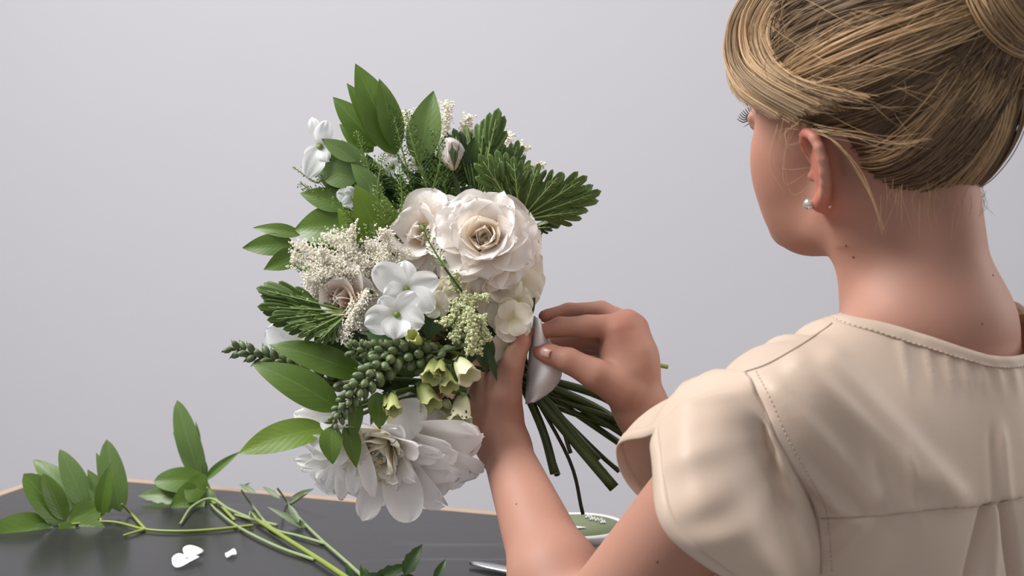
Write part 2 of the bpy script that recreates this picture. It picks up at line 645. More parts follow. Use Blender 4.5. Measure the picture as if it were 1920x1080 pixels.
def torso(F, g, k=0.03):
    for s in (-1, 1):
        F.capsule(T(-.014, s * .035, -.008), T(-.012, s * .145, -.060), .031 + g, .033 + g, .045)
        F.ell(T(-.005, s * .160, -.074), (.050 + g, .046 + g, .053 + g), TRM, .03)
        F.ell(T(-.055, s * .080, -.14), (.042 + g, .062 + g, .085 + g), TRM, k)
        F.ell(T(.075, s * .065, -.205), (.055 + g, .06 + g, .06 + g), TRM, k)
    F.ell(T(.0, 0, -.185), (.092 + g, .142 + g, .185 + g), TRM, k)
    F.capsule(T(-.03, 0, -.015), T(-.035, 0, -.12), .050 + g, .07 + g, .035)
    F.capsule(T(.0, 0, -.22), T(.005, 0, -.34), .118 + g, .112 + g, .03, (tf, .72))
    F.capsule(T(.005, 0, -.34), T(.0, 0, -.47), .112 + g, .15 + g, .04, (tf, .76))

BH = 0.0023
B = Field((-0.10, 0.94, 0.575), (0.60, 1.50, 1.42), BH)
# head
B.ell(H(.0, 0, .050), (.098, .075, .086), HR, .01)
B.ell(H(.045, 0, -.008), (.048, .060, .085), HR, .03)
for s in (-1, 1):
    B.capsule(H(.002, s * .055, -.035), H(.012, s * .050, -.062), .014, .014, .025)
    B.capsule(H(.012, s * .049, -.060), H(.078, s * .014, -.092), .015, .014, .022)
    B.ell(H(.056, s * .040, -.020), (.031, .0245, .034), HR, .025)
    B.ell(H(.048, s * .034, -.058), (.032, .022, .034), HR, .03)
    B.ell(H(.094, s * .032, .0175), (.012, .017, .012), HR, .012, True)
    B.ell(H(.082, s * .032, .0175), (.0125, .0125, .0125), HR, .004)
    B.capsule(H(.0915, s * .0215, .0205), H(.0885, s * .0430, .0195), .0042, .0040, .004)
    B.capsule(H(.0905, s * .0215, .0125), H(.0875, s * .0420, .0125), .0038, .0036, .004)
    B.ell(H(.101, s * .0095, -.024), (.009, .0075, .007), HR, .006)
B.ell(H(.083, 0, -.088), (.015, .018, .015), HR, .025)
B.ell(H(.035, 0, -.062), (.050, .043, .032), HR, .03)
B.capsule(H(.092, 0, .022), H(.112, 0, -.020), .007, .0095, .012)
B.ell(H(.093, 0, -.048), (.011, .022, .006), HR, .006)
B.ell(H(.092, 0, -.058), (.011, .019, .006), HR, .006)
# left and right ear
for s in (-1, 1):
    rim = [H(a, s * b, c) for a, b, c in ((.010, .073, .004), (.011, .079, .020), (.004, .086, .031), (-.008, .094, .033), (-.019, .100, .022), (-.022, .101, .004), (-.017, .095, -.012), (-.008, .086, -.022), (.001, .079, -.031))]
    rim = cr(rim, 16)
    rr = np.interp(np.linspace(0, 1, 16), [0, .15, .5, .8, 1], [.003, .0038, .0040, .0042, .0058])
    B.chain(rim, rr, .003, .004)
    nn = unit(.62 * f_ + s * .78 * l_)
    ea = unit(np.cross(u_, nn))
    B.ell(H(-.007, s * .085, .005), (.0032, .0185, .027), np.stack([nn, ea, u_], 1), .005)
    B.capsule(H(.006, s * .071, -.004), H(.009, s * .075, -.010), .004, .0035, .004)
    B.ell(H(-.010, s * .076, .004), (.008, .012, .022), HR, .008)
# neck
B.capsule(H(-.022, 0, -.030), T(-.004, -.004, .0), .049, .0495, .03)
B.capsule(H(-.05, 0, -.005), T(-.026, 0, .01), .034, .036, .03)
for s in (-1, 1):
    B.capsule(H(-.018, s * .055, -.03), T(.035, s * .022, -.02), .013, .011, .03)
torso(B, 0.0)
for s in (-1, 1):      # hips and thighs end under the clothes
    B.capsule(T(.0, s * .075, -.46), T(.04, s * .085, -.47), .075, .075, .03)
# arms: shoulder, elbow, wrist
SL, EL, WL = T(.005, .168, -.075), W(1092, 1212, 1.20), W(946, 838, 1.385)
SR, ER, WR = T(.005, -.168, -.075), W(1330, 1010, 1.43), W(1203, 768, 1.40)
B.capsule(SL, EL, .046, .039, .03)
fm = EL + .30 * (WL - EL)
B.capsule(EL, fm, .037, .0385, .02)
B.capsule(fm, WL, .038, .0225, .02)
B.capsule(SR, ER, .046, .039, .03)
fm = ER + .30 * (WR - ER)
B.capsule(ER, fm, .036, .037, .02)
B.capsule(fm, WR, .036, .0245, .02)
# left hand: wrist below, palm round the stems, thumb up along them, fingers behind curling forward
hw = WL
def hand(palm, fingers, kp=.012):
    for a, b, r0, r1 in palm:
        B.capsule(a, b, r0, r1, kp)
    for pts, rad in fingers:
        B.chain(pts, rad, .004, .005)
hand([
    (WL, W(938, 775, 1.395), .0220, .0200),
    (WL, W(890, 790, 1.405), .0210, .0190),
    (W(938, 775, 1.395), W(925, 715, 1.405), .0190, .0165),
    (W(890, 790, 1.405), W(862, 735, 1.425), .0190, .0150),
    (W(910, 790, 1.40), W(895, 700, 1.425), .0190, .0150),
    (W(870, 810, 1.405), W(850, 770, 1.42), .0170, .0150),
], [
    ([W(942, 790, 1.390), W(946, 745, 1.385), W(958, 690, 1.385), W(976, 640, 1.392), W(984, 624, 1.397)], [.0180, .0165, .0120, .0098, .0078]),
    ([W(915, 705, 1.425), W(895, 655, 1.45), W(850, 625, 1.45), W(812, 628, 1.425)], [.0105, .0095, .0086, .0074]),
    ([W(893, 715, 1.430), W(865, 665, 1.46), W(825, 650, 1.46), W(795, 660, 1.435)], [.0105, .0096, .0088, .0075]),
    ([W(872, 735, 1.430), W(840, 690, 1.46), W(805, 680, 1.46), W(785, 692, 1.435)], [.0100, .0090, .0082, .0070]),
    ([W(856, 765, 1.425), W(825, 730, 1.45), W(800, 725, 1.45), W(786, 735, 1.435)], [.0090, .0080, .0072, .0062]),
])
# right hand: back of the hand to the camera's right, fingers reach left and pinch the wrap with the thumb
hand([
    (WR, W(1196, 690, 1.400), .0230, .0195),
    (WR, W(1160, 720, 1.390), .0220, .0185),
    (W(1196, 690, 1.400), W(1192, 618, 1.412), .0185, .0125),
    (W(1180, 690, 1.395), W(1158, 622, 1.395), .0190, .0135),
    (W(1170, 715, 1.39), W(1145, 655, 1.405), .0165, .0120),
    (W(1196, 660, 1.400), W(1176, 600, 1.405), .0170, .0110),
], [
    ([W(1190, 612, 1.412), W(1128, 582, 1.428), W(1066, 584, 1.432), W(1022, 593, 1.425)], [.0115, .0092, .0083, .0068]),
    ([W(1166, 612, 1.400), W(1102, 612, 1.398), W(1050, 613, 1.398), W(1016, 622, 1.400)], [.0130, .0108, .0094, .0075]),
    ([W(1150, 640, 1.412), W(1098, 638, 1.425), W(1052, 645, 1.424), W(1020, 648, 1.418)], [.0105, .0092, .0083, .0068]),
    ([W(1148, 660, 1.420), W(1110, 650, 1.438), W(1070, 652, 1.44), W(1040, 655, 1.436)], [.0095, .0082, .0074, .0062]),
    ([W(1172, 735, 1.385), W(1118, 703, 1.378), W(1066, 676, 1.380), W(1030, 664, 1.386), W(1014, 660, 1.391)], [.0190, .0150, .0120, .0098, .0080]),
])
bv, bf = B.surface()
del B.F
# natural reddening of ears, fingertips and cheeks; lips
hd = (bv - HO) @ HR
red = np.exp(-((np.abs(hd[:, 1]) - .088) / .012) ** 2) * (np.abs(hd[:, 2]) < .05) * (np.abs(hd[:, 0]) < .04)
red = np.maximum(red, .35 * np.exp(-(((hd[:, 0] - .065) / .03) ** 2 + ((np.abs(hd[:, 1]) - .05) / .02) ** 2 + ((hd[:, 2] + .012) / .022) ** 2)))
for p, s in ((W(1018, 622, 1.40), .014), (W(1022, 593, 1.425), .014), (W(1022, 660, 1.39), .014), (W(1160, 612, 1.40), .02), (W(1196, 612, 1.41), .02), (W(982, 630, 1.395), .014)):
    red = np.maximum(red, .55 * np.exp(-(np.linalg.norm(bv - p, axis=1) / s) ** 2))
lip = ((np.abs(hd[:, 1]) < .021) & (np.abs(hd[:, 2] + .053) < .0075 * (1 - (hd[:, 1] / .024) ** 2)) & (hd[:, 0] > .085)).astype(float)
PT = (float(NB[0]), float(NB[1]), 0.0)
person = thing('person', 'blond woman seen from behind in a beige blouse arranging a bouquet', 'person', PT)
body = mesh_ob('body', bv, bf, None, M['skin'], person, True, {'red': red, 'lip': lip})
sm = body.modifiers.new('smooth', 'SMOOTH')
sm.factor, sm.iterations = 0.5, 3

def body_bvh(v, f):
    return BVHTree.FromPolygons([tuple(x) for x in v.tolist()], f.tolist() if not isinstance(f, list) else f)

# ------------------------------------------------------------------ eyes, lashes, nails, earring
for s in (-1, 1):
    g = Geo()
    ball(g, H(.0800, s * .032, .0175), .0118, 16, 12, f_)
    eye = geo_ob('eye', g, M['eye'], person)
    g = Geo()
    ball(g, H(.0912, s * .033, .0165), (.0055, .0055, .0012), 14, 6, f_)
    geo_ob('iris', g, M['iris'], eye)
    g = Geo()
    for i in range(12):
        x = -1 + 2 * i / 11
        p0 = H(.0945 - .004 * x * x, s * (.032 + .0125 * x), .0205 - .003 * x * x)
        p1 = p0 + .0038 * f_ + s * x * .0025 * l_ - .0015 * u_
        p2 = p0 + .0068 * f_ + s * x * .0060 * l_ + .0024 * u_
        tube(g, cr([p0, p1, p2], 5), (.00065, .0003), 4)
    for i in range(18):
        x = -1 + 2 * i / 17
        p0 = H(.0935 - .004 * x * x, s * (.032 + .0115 * x), .0125 + .002 * x * x)
        p1 = p0 + .0050 * f_ + s * x * .004 * l_ - .003 * u_
        tube(g, [p0, 0.5 * (p0 + p1) + .0004 * u_, p1], (.0004, .0001), 4)
    geo_ob('eyelashes', g, M['lash'], eye)
def nail(c, along, normal, L, w):
    g = Geo()
    z = unit(normal)
    x = unit(np.asarray(along) - (np.asarray(along) @ z) * z)
    y = np.cross(z, x)
    v, uv = [], []
    for j in np.linspace(-1, 1, 7):
        for i in np.linspace(-1, 1, 7):
            hwid = w * (1 - .15 * j * j - (.18 if j > .9 else 0))
            v.append(c + x * j * L + y * i * hwid - z * (.0016 * i * i + .0008 * j * j))
            uv.append((i, j))
    g.add(v, grid_faces(7, 7), uv)
    o = geo_ob('nail', g, M['nail'], person)
    m = o.modifiers.new('thick', 'SOLIDIFY')
    m.thickness = .0006
btree = body_bvh(bv, bf)
def skin_at(px, py):
    r = unit(W(px, py, 1) - CAMP)
    hit = btree.ray_cast(Vector(CAMP), Vector(r))
    return (np.array(hit[0]), np.array(hit[1])) if hit[0] is not None else (W(px, py, 1.4), -r)
p, n = skin_at(1021, 661)
nail(p + n * .0004, W(1014, 659, 1.39) - W(1040, 668, 1.38), n, .0055, .0042)
for mx, my, mr in ((1600, 482, .0011), (1586, 461, .0010), (1862, 516, .0011), (1842, 607, .0009), (1232, 1053, .0012), (968, 945, .0009)):
    p, n = skin_at(mx, my)
    g = Geo()
    ball(g, p, (mr, mr, mr * .4), 8, 6, n)
    geo_ob('mole', g, M['mole'], person)
g = Geo()
pe = H(.006, .0850, -.0295)
ball(g, pe, .0048, 16, 12)
er = geo_ob('earring', g, M['pearl'], person)
g = Geo()
tube(g, [pe, pe + .004 * l_ * -1 - .004 * f_, H(-.012, .082, -.029)], .0006, 6)
ball(g, H(-.012, .083, -.029), .0018, 8, 6)
geo_ob('earring_post', g, M['steel'], er)

# ------------------------------------------------------------------ hair
SKC = np.array([.0, 0, .050])
def thick(d):
    back = np.clip(-d[:, 0], 0, 1)
    return .006 + .015 * back ** 1.2 * np.clip(1.0 + .6 * d[:, 2], 0, 1.3) + .007 * np.clip(d[:, 2], 0, 1)
def shell(dirs, extra=0.0):
    """head-frame points on the hair shell in directions dirs (rows, head frame)"""
    d = dirs / np.linalg.norm(dirs, axis=1)[:, None]
    rz = np.where(d[:, 2] < 0, .087 + .034 * np.clip(-d[:, 0] * 1.4, 0, 1), .087)
    r = 1 / np.sqrt((d[:, 0] / .099) ** 2 + (d[:, 1] / .076) ** 2 + (d[:, 2] / rz) ** 2)
    r = r + thick(d)
    return SKC + d * (r + extra)[:, None]
BUNC = np.array([-.118, -.012, .120])      # bun centre in the head frame
def hairline(az):
    a = np.abs(az)
    return np.interp(a, np.radians([0, 35, 60, 78, 90, 104, 120, 145, 180]), [.080, .074, .050, .030, .040, .026, -.016, -.062, -.068])

def hair_curves(name, strands, radius, tones, mat, parent, taper=True):
    """strands: list of (k, 3) arrays in world space"""
    hc = bpy.data.hair_curves.new(name)
    loc = np.zeros(3)
    p = parent
    while p is not None:
        loc = loc + np.array(p.location)
        p = p.parent
    sizes = [len(s) for s in strands]
    hc.add_curves(sizes)
    P = np.vstack(strands) - loc
    hc.points.foreach_set('position', P.astype(np.float32).ravel())
    R = []
    for s, k in enumerate(sizes):
        r = np.full(k, radius if np.ndim(radius) == 0 else radius[s])
        if taper:
            r = r * np.interp(np.linspace(0, 1, k), [0, .75, 1], [1, 1, .35])
        R.append(r)
    at = hc.attributes.get('radius') or hc.attributes.new('radius', 'FLOAT', 'POINT')
    at.data.foreach_set('value', np.hstack(R).astype(np.float32))
    at = hc.attributes.new('tone', 'FLOAT', 'POINT')
    at.data.foreach_set('value', np.hstack([np.full(k, tones[s]) if np.ndim(tones[s]) == 0 else np.interp(np.linspace(0, 1, k), np.linspace(0, 1, len(tones[s])), tones[s]) for s, k in enumerate(sizes)]).astype(np.float32))
    hc.materials.append(mat)
    o = bpy.data.objects.new(name, hc)
    COL.objects.link(o)
    o.parent = parent
    return o

# close-fitting base so no skin shows between the strands
nu, nv = 72, 40
V, Fc = [], []
for j in range(nv):
    for i in range(nu):
        az = 2 * PI * i / nu - PI
        zl = hairline(np.array([az]))[0] + .006
        rad = .088
        el0 = math.atan2(zl - .050, .085 if abs(az) < 2 else .080)
        el = el0 + (PI / 2 - el0) * j / (nv - 1)
        V.append((math.cos(el) * math.cos(az), math.cos(el) * math.sin(az), math.sin(el)))
V = np.array(V)
edge = np.repeat(np.clip(1 - np.arange(nv) / 7.0, 0, 1), nu)
Pc = shell(V, -.0045 - (thick(V) - .0035) * edge)
cap_world = HO + Pc @ HR.T
hair = mesh_ob('hair', cap_world, grid_faces(nu, nv, True), None, M['hair_base'], person)

def swept(n, seed, lift=0.0):
    r = np.random.default_rng(seed)
    bd = unit(BUNC - SKC)
    out, tones = [], []
    NL = 320
    # lock seeds across the scalp
    locks = []
    while len(locks) < NL:
        d = unit(r.normal(size=3))
        az = math.atan2(d[1], d[0])
        p = shell(d[None])[0]
        if p[2] > hairline(np.array([az]))[0] and d @ bd < .93:
            tone = r.uniform(.5, .95) if r.uniform() < .27 else r.uniform(0, .32)
            locks.append((d, tone, r.normal(0, .0028), r.normal(0, .03), r.uniform(-.02, .02)))
    per = n // NL
    for d0, tone, off, sw, bo in locks:
        for k in range(per):
            d = unit(d0 + r.normal(0, .065, 3))
            az = math.atan2(d[1], d[0])
            if shell(d[None])[0][2] < hairline(np.array([az]))[0] - abs(r.normal(0, .010)):
                continue
            e = unit(bd + r.normal(0, .07, 3) + .10 * (d0 - (d0 @ bd) * bd))
            m = 15
            tt = np.linspace(0, 1, m)
            om = math.acos(np.clip(d @ e, -1, 1))
            D = (np.sin((1 - tt) * om)[:, None] * d + np.sin(tt * om)[:, None] * e) / max(math.sin(om), 1e-3)
            # sag of the sweep: side hair first runs back, then up
            D[:, 2] -= np.sin(tt * PI) * (.16 * max(0, d[0] + .3) + sw * .6)
            ex = np.sin(tt * PI * .9) * (.0035 + off) - (thick(d[None])[0] + .0015) * (1 - tt) ** 5 + r.normal(0, .0007)
            ex = ex + np.clip(tt - .7, 0, 1) * .05
            pts = shell(D, ex)
            out.append(HO + pts @ HR.T)
            rim_paint = .22 * np.clip(-d0[1] * .8 - .1, 0, 1)  # rim light painted into the tone: locks paler towards her right side
            tones.append(np.clip(tone * .85 + .03 + rim_paint * .6 + r.normal(0, .07) + np.array([.10, .0, .02, .0, .10]), 0, 1))
    return out, tones
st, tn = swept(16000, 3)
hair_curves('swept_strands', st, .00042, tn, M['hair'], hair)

# fringe: falls over the forehead and sweeps back along the temple to the ear
r = np.random.default_rng(11)
st, tn = [], []
guides = [np.array(q) for q in [
    [(.060, -.004, .142), (.088, .006, .128), (.104, .016, .106), (.107, .026, .084), (.100, .040, .066), (.074, .064, .052), (.030, .081, .044)],
    [(.058, .006, .142), (.084, .018, .127), (.098, .030, .106), (.098, .042, .086), (.086, .056, .070), (.056, .072, .056), (.012, .084, .045)],
    [(.054, .016, .141), (.078, .030, .126), (.089, .042, .106), (.086, .053, .088), (.072, .065, .072), (.040, .077, .060), (-.005, .087, .050)],
    [(.044, .028, .132), (.058, .039, .119), (.064, .048, .103), (.058, .057, .089), (.040, .068, .076), (.010, .079, .067), (-.030, .086, .061)],
    [(.028, .034, .131), (.038, .045, .119), (.040, .055, .104), (.032, .064, .092), (.012, .074, .081), (-.020, .083, .073), (-.058, .080, .070)],
    [(.066, -.018, .141), (.094, -.012, .122), (.108, -.004, .098), (.110, .008, .076), (.106, .022, .060), (.097, .040, .048), (.080, .060, .040)],
    [(.062, -.032, .139), (.094, -.030, .120), (.106, -.026, .096), (.107, -.020, .074), (.105, -.014, .060), (.103, -.008, .052), (.102, -.004, .048)],
]]
for (ga, gb), cnt in (((0, 1), 900), ((1, 2), 900), ((2, 3), 900), ((3, 4), 800), ((0, 5), 700), ((5, 6), 500)):
    for lk in range(18):
        w_ = r.uniform(0, 1)
        lo = r.normal(0, 1, 3) * .0025
        lt = r.beta(1.8, 1.5)
        for k in range(cnt // 18):
            w2 = np.clip(w_ + r.normal(0, .12), -.1, 1.1)
            G = guides[ga] * (1 - w2) + guides[gb] * w2
            Q = cr(G + (lo + r.normal(0, .0012, 3)) * np.linspace(.6, 1.3, len(G))[:, None], 18)
            if gb >= 5:
                Q = Q[:r.integers(13, 18)]
            st.append(HO + Q @ HR.T)
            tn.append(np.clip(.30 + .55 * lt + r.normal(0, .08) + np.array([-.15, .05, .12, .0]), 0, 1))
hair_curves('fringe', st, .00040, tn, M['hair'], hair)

# bun: coiled strands round its axis
r = np.random.default_rng(5)
BW = HO + HR @ BUNC
g = Geo()
bax = unit(HR @ unit(BUNC - SKC))
ball(g, BW, (.036, .036, .028), 24, 16, bax)
bun = geo_ob('bun', g, M['hair_base'], hair)
FR = frame(bax)
st, tn = [], []
for lk in range(70):
    ph0 = r.uniform(0, 2 * PI)
    tilt = r.normal(0, .5)
    tilt_ax = r.uniform(0, 2 * PI)
    h0 = r.uniform(-.9, .9)
    tone = r.beta(1.8, 2.0)
    off = r.normal(0, .0025)
    for k in range(34):
        ph = ph0 + r.normal(0, .12) + np.linspace(0, 3.4, 22)
        hh = np.clip(h0 + r.normal(0, .07) + .25 * np.sin(ph - tilt_ax) * tilt, -.96, .96)
        rr = np.sqrt(1 - hh ** 2)
        rad = .043 + off + r.normal(0, .0008)
        Q = np.stack([np.cos(ph) * rr * rad, np.sin(ph) * rr * rad, hh * rad * .82], 1)
        st.append(BW + Q @ FR.T)
        tn.append(np.clip(tone * .8 + .15 + r.normal(0, .06), 0, 1))
hair_curves('bun_strands', st, .00042, tn, M['hair'], bun)

# loose wisps: behind the ear, at the temple and at the nape
st, tn = [], []
def wisp(pts, jit=.0015, n=1, tone=.75):
    for k in range(n):
        Q = np.array(pts) + r.normal(0, jit, (len(pts), 3)) + r.normal(0, jit, 3)
        st.append(cr(Q, 20))
        tn.append(np.clip(tone + r.normal(0, .12), 0, 1))
wisp([W(1530, 245, 1.105), W(1570, 270, 1.09), W(1610, 320, 1.085), W(1640, 380, 1.085), W(1656, 435, 1.09)], .0008, 5, .85)
wisp([W(1530, 248, 1.10), W(1600, 255, 1.08), W(1680, 270, 1.07), W(1740, 262, 1.06)], .002, 9)
wisp([W(1480, 230, 1.10), W(1460, 300, 1.10), W(1480, 340, 1.10), W(1520, 330, 1.098)], .003, 3)
wisp([W(1490, 230, 1.10), W(1465, 250, 1.098), W(1470, 270, 1.098), W(1500, 272, 1.098)], .002, 4)
wisp([W(1440, 230, 1.13), W(1440, 300, 1.125), W(1460, 370, 1.12)], .003, 2)
for k in range(40):
    x = r.uniform(1640, 1850)
    y0 = 360 + r.normal(0, 12)
    wisp([W(x, y0, 1.098), W(x + r.normal(0, 5), y0 + 25, 1.097), W(x + r.normal(0, 12), y0 + r.uniform(30, 80), 1.098)], .0004, 1, .6)
for k in range(120):
    d = unit(np.array([r.normal(), r.normal() + .6, abs(r.normal()) * .8]))
    az = math.atan2(d[1], d[0])
    if shell(d[None])[0][2] < hairline(np.array([az]))[0]:
        continue
    e = unit(d + np.array([-.6, 0, .2]) + r.normal(0, .35, 3))
    Q = shell(np.array([d, unit(d + e), e]), np.array([.004, r.uniform(.006, .016), r.uniform(.004, .014)]))
    wisp(HO + Q @ HR.T, .0005, 1, .8)
hair_curves('stray_hairs', st, .00016, tn, M['hair'], hair)

# ------------------------------------------------------------------ blouse
BF = Field((0.0, 0.90, 0.60), (0.66, 1.50, 1.14), 0.0032)
torso(BF, 0.009, .05)
cv, cf = BF.surface()
del BF.F
def smooth_mesh(V, Q, it):
    e = np.vstack([Q[:, [0, 1]], Q[:, [1, 2]], Q[:, [2, 3]], Q[:, [3, 0]]])
    for _ in range(it):
        a = np.zeros_like(V)
        c = np.zeros(len(V))
        np.add.at(a, e[:, 0], V[e[:, 1]])
        np.add.at(c, e[:, 0], 1)
        V = .5 * V + .5 * a / np.maximum(c, 1)[:, None]
    return V
def vnormals(V, Q):
    n = np.cross(V[Q[:, 2]] - V[Q[:, 0]], V[Q[:, 3]] - V[Q[:, 1]])
    N = np.zeros_like(V)
    for k in range(4):
        np.add.at(N, Q[:, k], n)
    return N / (np.linalg.norm(N, axis=1)[:, None] + 1e-12)
cv = smooth_mesh(cv, cf, 4)
cn = vnormals(cv, cf)
px, py, pd = proj(cv)
facing = ((CAMP - cv) * cn).sum(1) > 0
YS = lambda x: np.interp(x, [1400, 1540, 1640, 1740, 1840, 1920, 2100], [975, 972, 968, 956, 947, 931, 890])
disp = np.zeros(len(cv))
def ridge(p0, p1, w, amp, fade=True):
    p0, p1 = np.array(p0, float), np.array(p1, float)
    d = p1 - p0
    L = np.linalg.norm(d)
    d /= L
    s = (px - p0[0]) * d[0] + (py - p0[1]) * d[1]
    q = (px - p0[0]) * -d[1] + (py - p0[1]) * d[0]
    e = np.exp(-(q / w) ** 2) * np.exp(-np.clip(-s, 0, None) ** 2 / 900) * np.exp(-np.clip(s - L, 0, None) ** 2 / 900)
    return amp * e * facing
disp += ridge((1500, 690), (1720, 900), 22, 0.0056) + ridge((1560, 680), (1790, 930), 26, 0.0048) + ridge((1460, 740), (1640, 930), 20, 0.0048)
disp += ridge((1450, 800), (1570, 950), 14, .0035) + ridge((1480, 870), (1590, 965), 10, .003) - ridge((1530, 870), (1620, 960), 10, .0025)
disp += ridge((1640, 880), (1665, 960), 9, .002) + ridge((1700, 870), (1720, 955), 9, .0018) + ridge((1880, 830), (1890, 930), 9, .0025) - ridge((1860, 830), (1865, 930), 8, .002)
for x in (1690, 1735, 1770, 1800, 1830, 1860, 1890, 1915):
    disp += ridge((x, 645), (x + 12, 705), 7, .0016)
below = py > YS(px)
disp += np.where(below, -.0012, 0) * facing
disp += np.where(below, ridge((1850, 960), (1812, 1120), 9, -.009) + ridge((1884, 950), (1910, 1120), 9, -.009) + ridge((1868, 960), (1862, 1120), 12, .003), 0)
disp += np.where(below, ridge((1560, 1000), (1640, 960), 14, .003) + ridge((1550, 1060), (1620, 1000), 14, .003), 0)
# gathers of the front panel just over the shoulder seam
lo = (cv - NB) @ TRM
gz = np.exp(-((lo[:, 0] - .028) / .028) ** 2) * np.clip((lo[:, 1] - .05) / .03, 0, 1) * np.clip((.17 - lo[:, 1]) / .03, 0, 1) * (lo[:, 2] > -.09)
disp += gz * (.001 + .0055 * np.sin(lo[:, 1] * 190))
cv = cv + cn * disp[:, None]
# open neckline: drop what lies above it
def neck_c(a, b):
    return np.where(a < 0, .0035 - 2.6 * a * a, .0035 - .55 * a) + .12 * np.clip(np.abs(b) - .03, 0, .06)
lo = (cv - NB) @ TRM
over = lo[:, 2] - neck_c(lo[:, 0], lo[:, 1])
over = np.where(np.abs(lo[:, 1]) < .115, over, -1)
keep = over <= 0
fk = keep[cf].any(1)
# slide the outer vertices of the border faces onto the line
bvx = np.unique(cf[fk])
slide = bvx[over[bvx] > 0]
for _ in range(6):
    lo = (cv[slide] - NB) @ TRM
    ov = lo[:, 2] - neck_c(lo[:, 0], lo[:, 1])
    tang = np.array([0, 0, -1.0]) - cn[slide] * (-cn[slide][:, 2:3])
    cv[slide] += tang * (ov / np.maximum(np.abs(tang[:, 2]), .25))[:, None] * .7
cf = cf[fk]
# cut away the bottom hem level
ok = (cv[cf][:, :, 2] > 0.615).all(1)
cf = cf[ok]
used = np.unique(cf)
mp = -np.ones(len(cv), int)
mp[used] = np.arange(len(used))
cv, cf, cn = cv[used], mp[cf], cn[used]
blouse = mesh_ob('blouse', cv, cf, None, M['cloth'], person)
btree2 = body_bvh(cv, cf)
def on_cloth(x, y, lift=.0):
    rr = unit(W(x, y, 1) - CAMP)
    hit = btree2.ray_cast(Vector(CAMP), Vector(rr))
    if hit[0] is None:
        return None
    return np.array(hit[0]) + np.array(hit[1]) * lift * (1 if np.array(hit[1]) @ rr < 0 else -1)
def seam(pts, name, rad, mat, dash=None):
    g = Geo()
    line = cr([(a, b, 0) for a, b in pts], 140)[:, :2]
    P = [on_cloth(a, b, rad * .4) for a, b in line]
    P = np.array([p for p in P if p is not None])
    if len(P) < 4:
        return
    if dash is None:
        tube(g, P, rad, 6)
    else:
        L = np.r_[0, np.cumsum(np.linalg.norm(np.diff(P, axis=0), axis=1))]
        for s in np.arange(0, L[-1] - dash, dash * 1.7):
            q = np.stack([np.interp([s, s + dash], L, P[:, k]) for k in range(3)], 1)
            tube(g, q, rad, 4)
    return geo_ob(name, g, mat, blouse)
ARM = [(1397, 697), (1425, 750), (1455, 820), (1495, 892), (1530, 962), (1540, 1075)]
seam([(1540, 972), (1640, 968), (1740, 956), (1840, 947), (1919, 931)], 'yoke_seam', .0005, M['seam'])
seam(ARM, 'armhole_seam', .0008, M['seam'])
seam([(a + 20, b - 2) for a, b in ARM], 'stitching', .00045, M['thread'], .0022)
seam([(1560, 606), (1545, 618), (1500, 648), (1440, 682), (1397, 697)], 'shoulder_seam', .0006, M['seam'])
# neckband: a folded strip all round the neckline
g = Geo()
ring, ring2, st_ = [], [], []
for al in np.linspace(0, 2 * PI, 120, endpoint=False):
    dv = math.cos(al) * tf + math.sin(al) * tl
    best = None
    for rr in np.arange(.035, .16, .002):
        q = NB + dv * rr
        a = (q - NB) @ tf
        zc = float(neck_c(np.array(a), np.array((q - NB) @ tl)))
        hit = btree2.find_nearest(Vector((q[0], q[1], NB[2] + zc)))
        if hit[0] is not None and (best is None or hit[3] < best[0]):
            best = (hit[3], np.array(hit[0]))
    ring.append(best[1])
ring = cr(ring, 160, True)
for _ in range(4):
    ring = .5 * ring + .25 * (np.roll(ring, 1, 0) + np.roll(ring, -1, 0))
prof = []
for i, p in enumerate(ring):
    outv = unit((p - NB) * np.array([1, 1, 0]))
    q = p + outv * .0095 - np.array([0, 0, .0055])
    h1 = btree2.find_nearest(Vector(q))
    n1 = np.array(h1[1])
    q = np.array(h1[0])
    h2 = btree2.find_nearest(Vector(.5 * (p + q)))
    mid = np.array(h2[0])
    wv = .0005 * math.sin(i * 1.3)
    prof.append([p - outv * .0012 - np.array([0, 0, .003]), p + np.array([0, 0, .0008]), p + outv * .002 + np.array([0, 0, .0008]), mid + np.array(h2[1]) * (.0013 + wv), q + n1 * (.0012 + wv), q + n1 * .0002 + outv * .001])
prof = np.array(prof)
for k in range(prof.shape[1]):
    for _ in range(3):
        prof[:, k] = .5 * prof[:, k] + .25 * (np.roll(prof[:, k], 1, 0) + np.roll(prof[:, k], -1, 0))
f = grid_faces(6, 160)
f += [((159) * 6 + i, (159) * 6 + i + 1, i + 1, i) for i in range(5)]
g.add(prof.reshape(-1, 3), f)
band = geo_ob('neckband', g, M['cloth'], blouse)
g = Geo()
for i in range(0, 160):
    a, b = prof[i, 4], prof[(i + 1) % 160, 4]
    tube(g, [a + (b - a) * .1, a + (b - a) * .7], .00042, 4)
geo_ob('stitching', g, M['thread'], blouse)

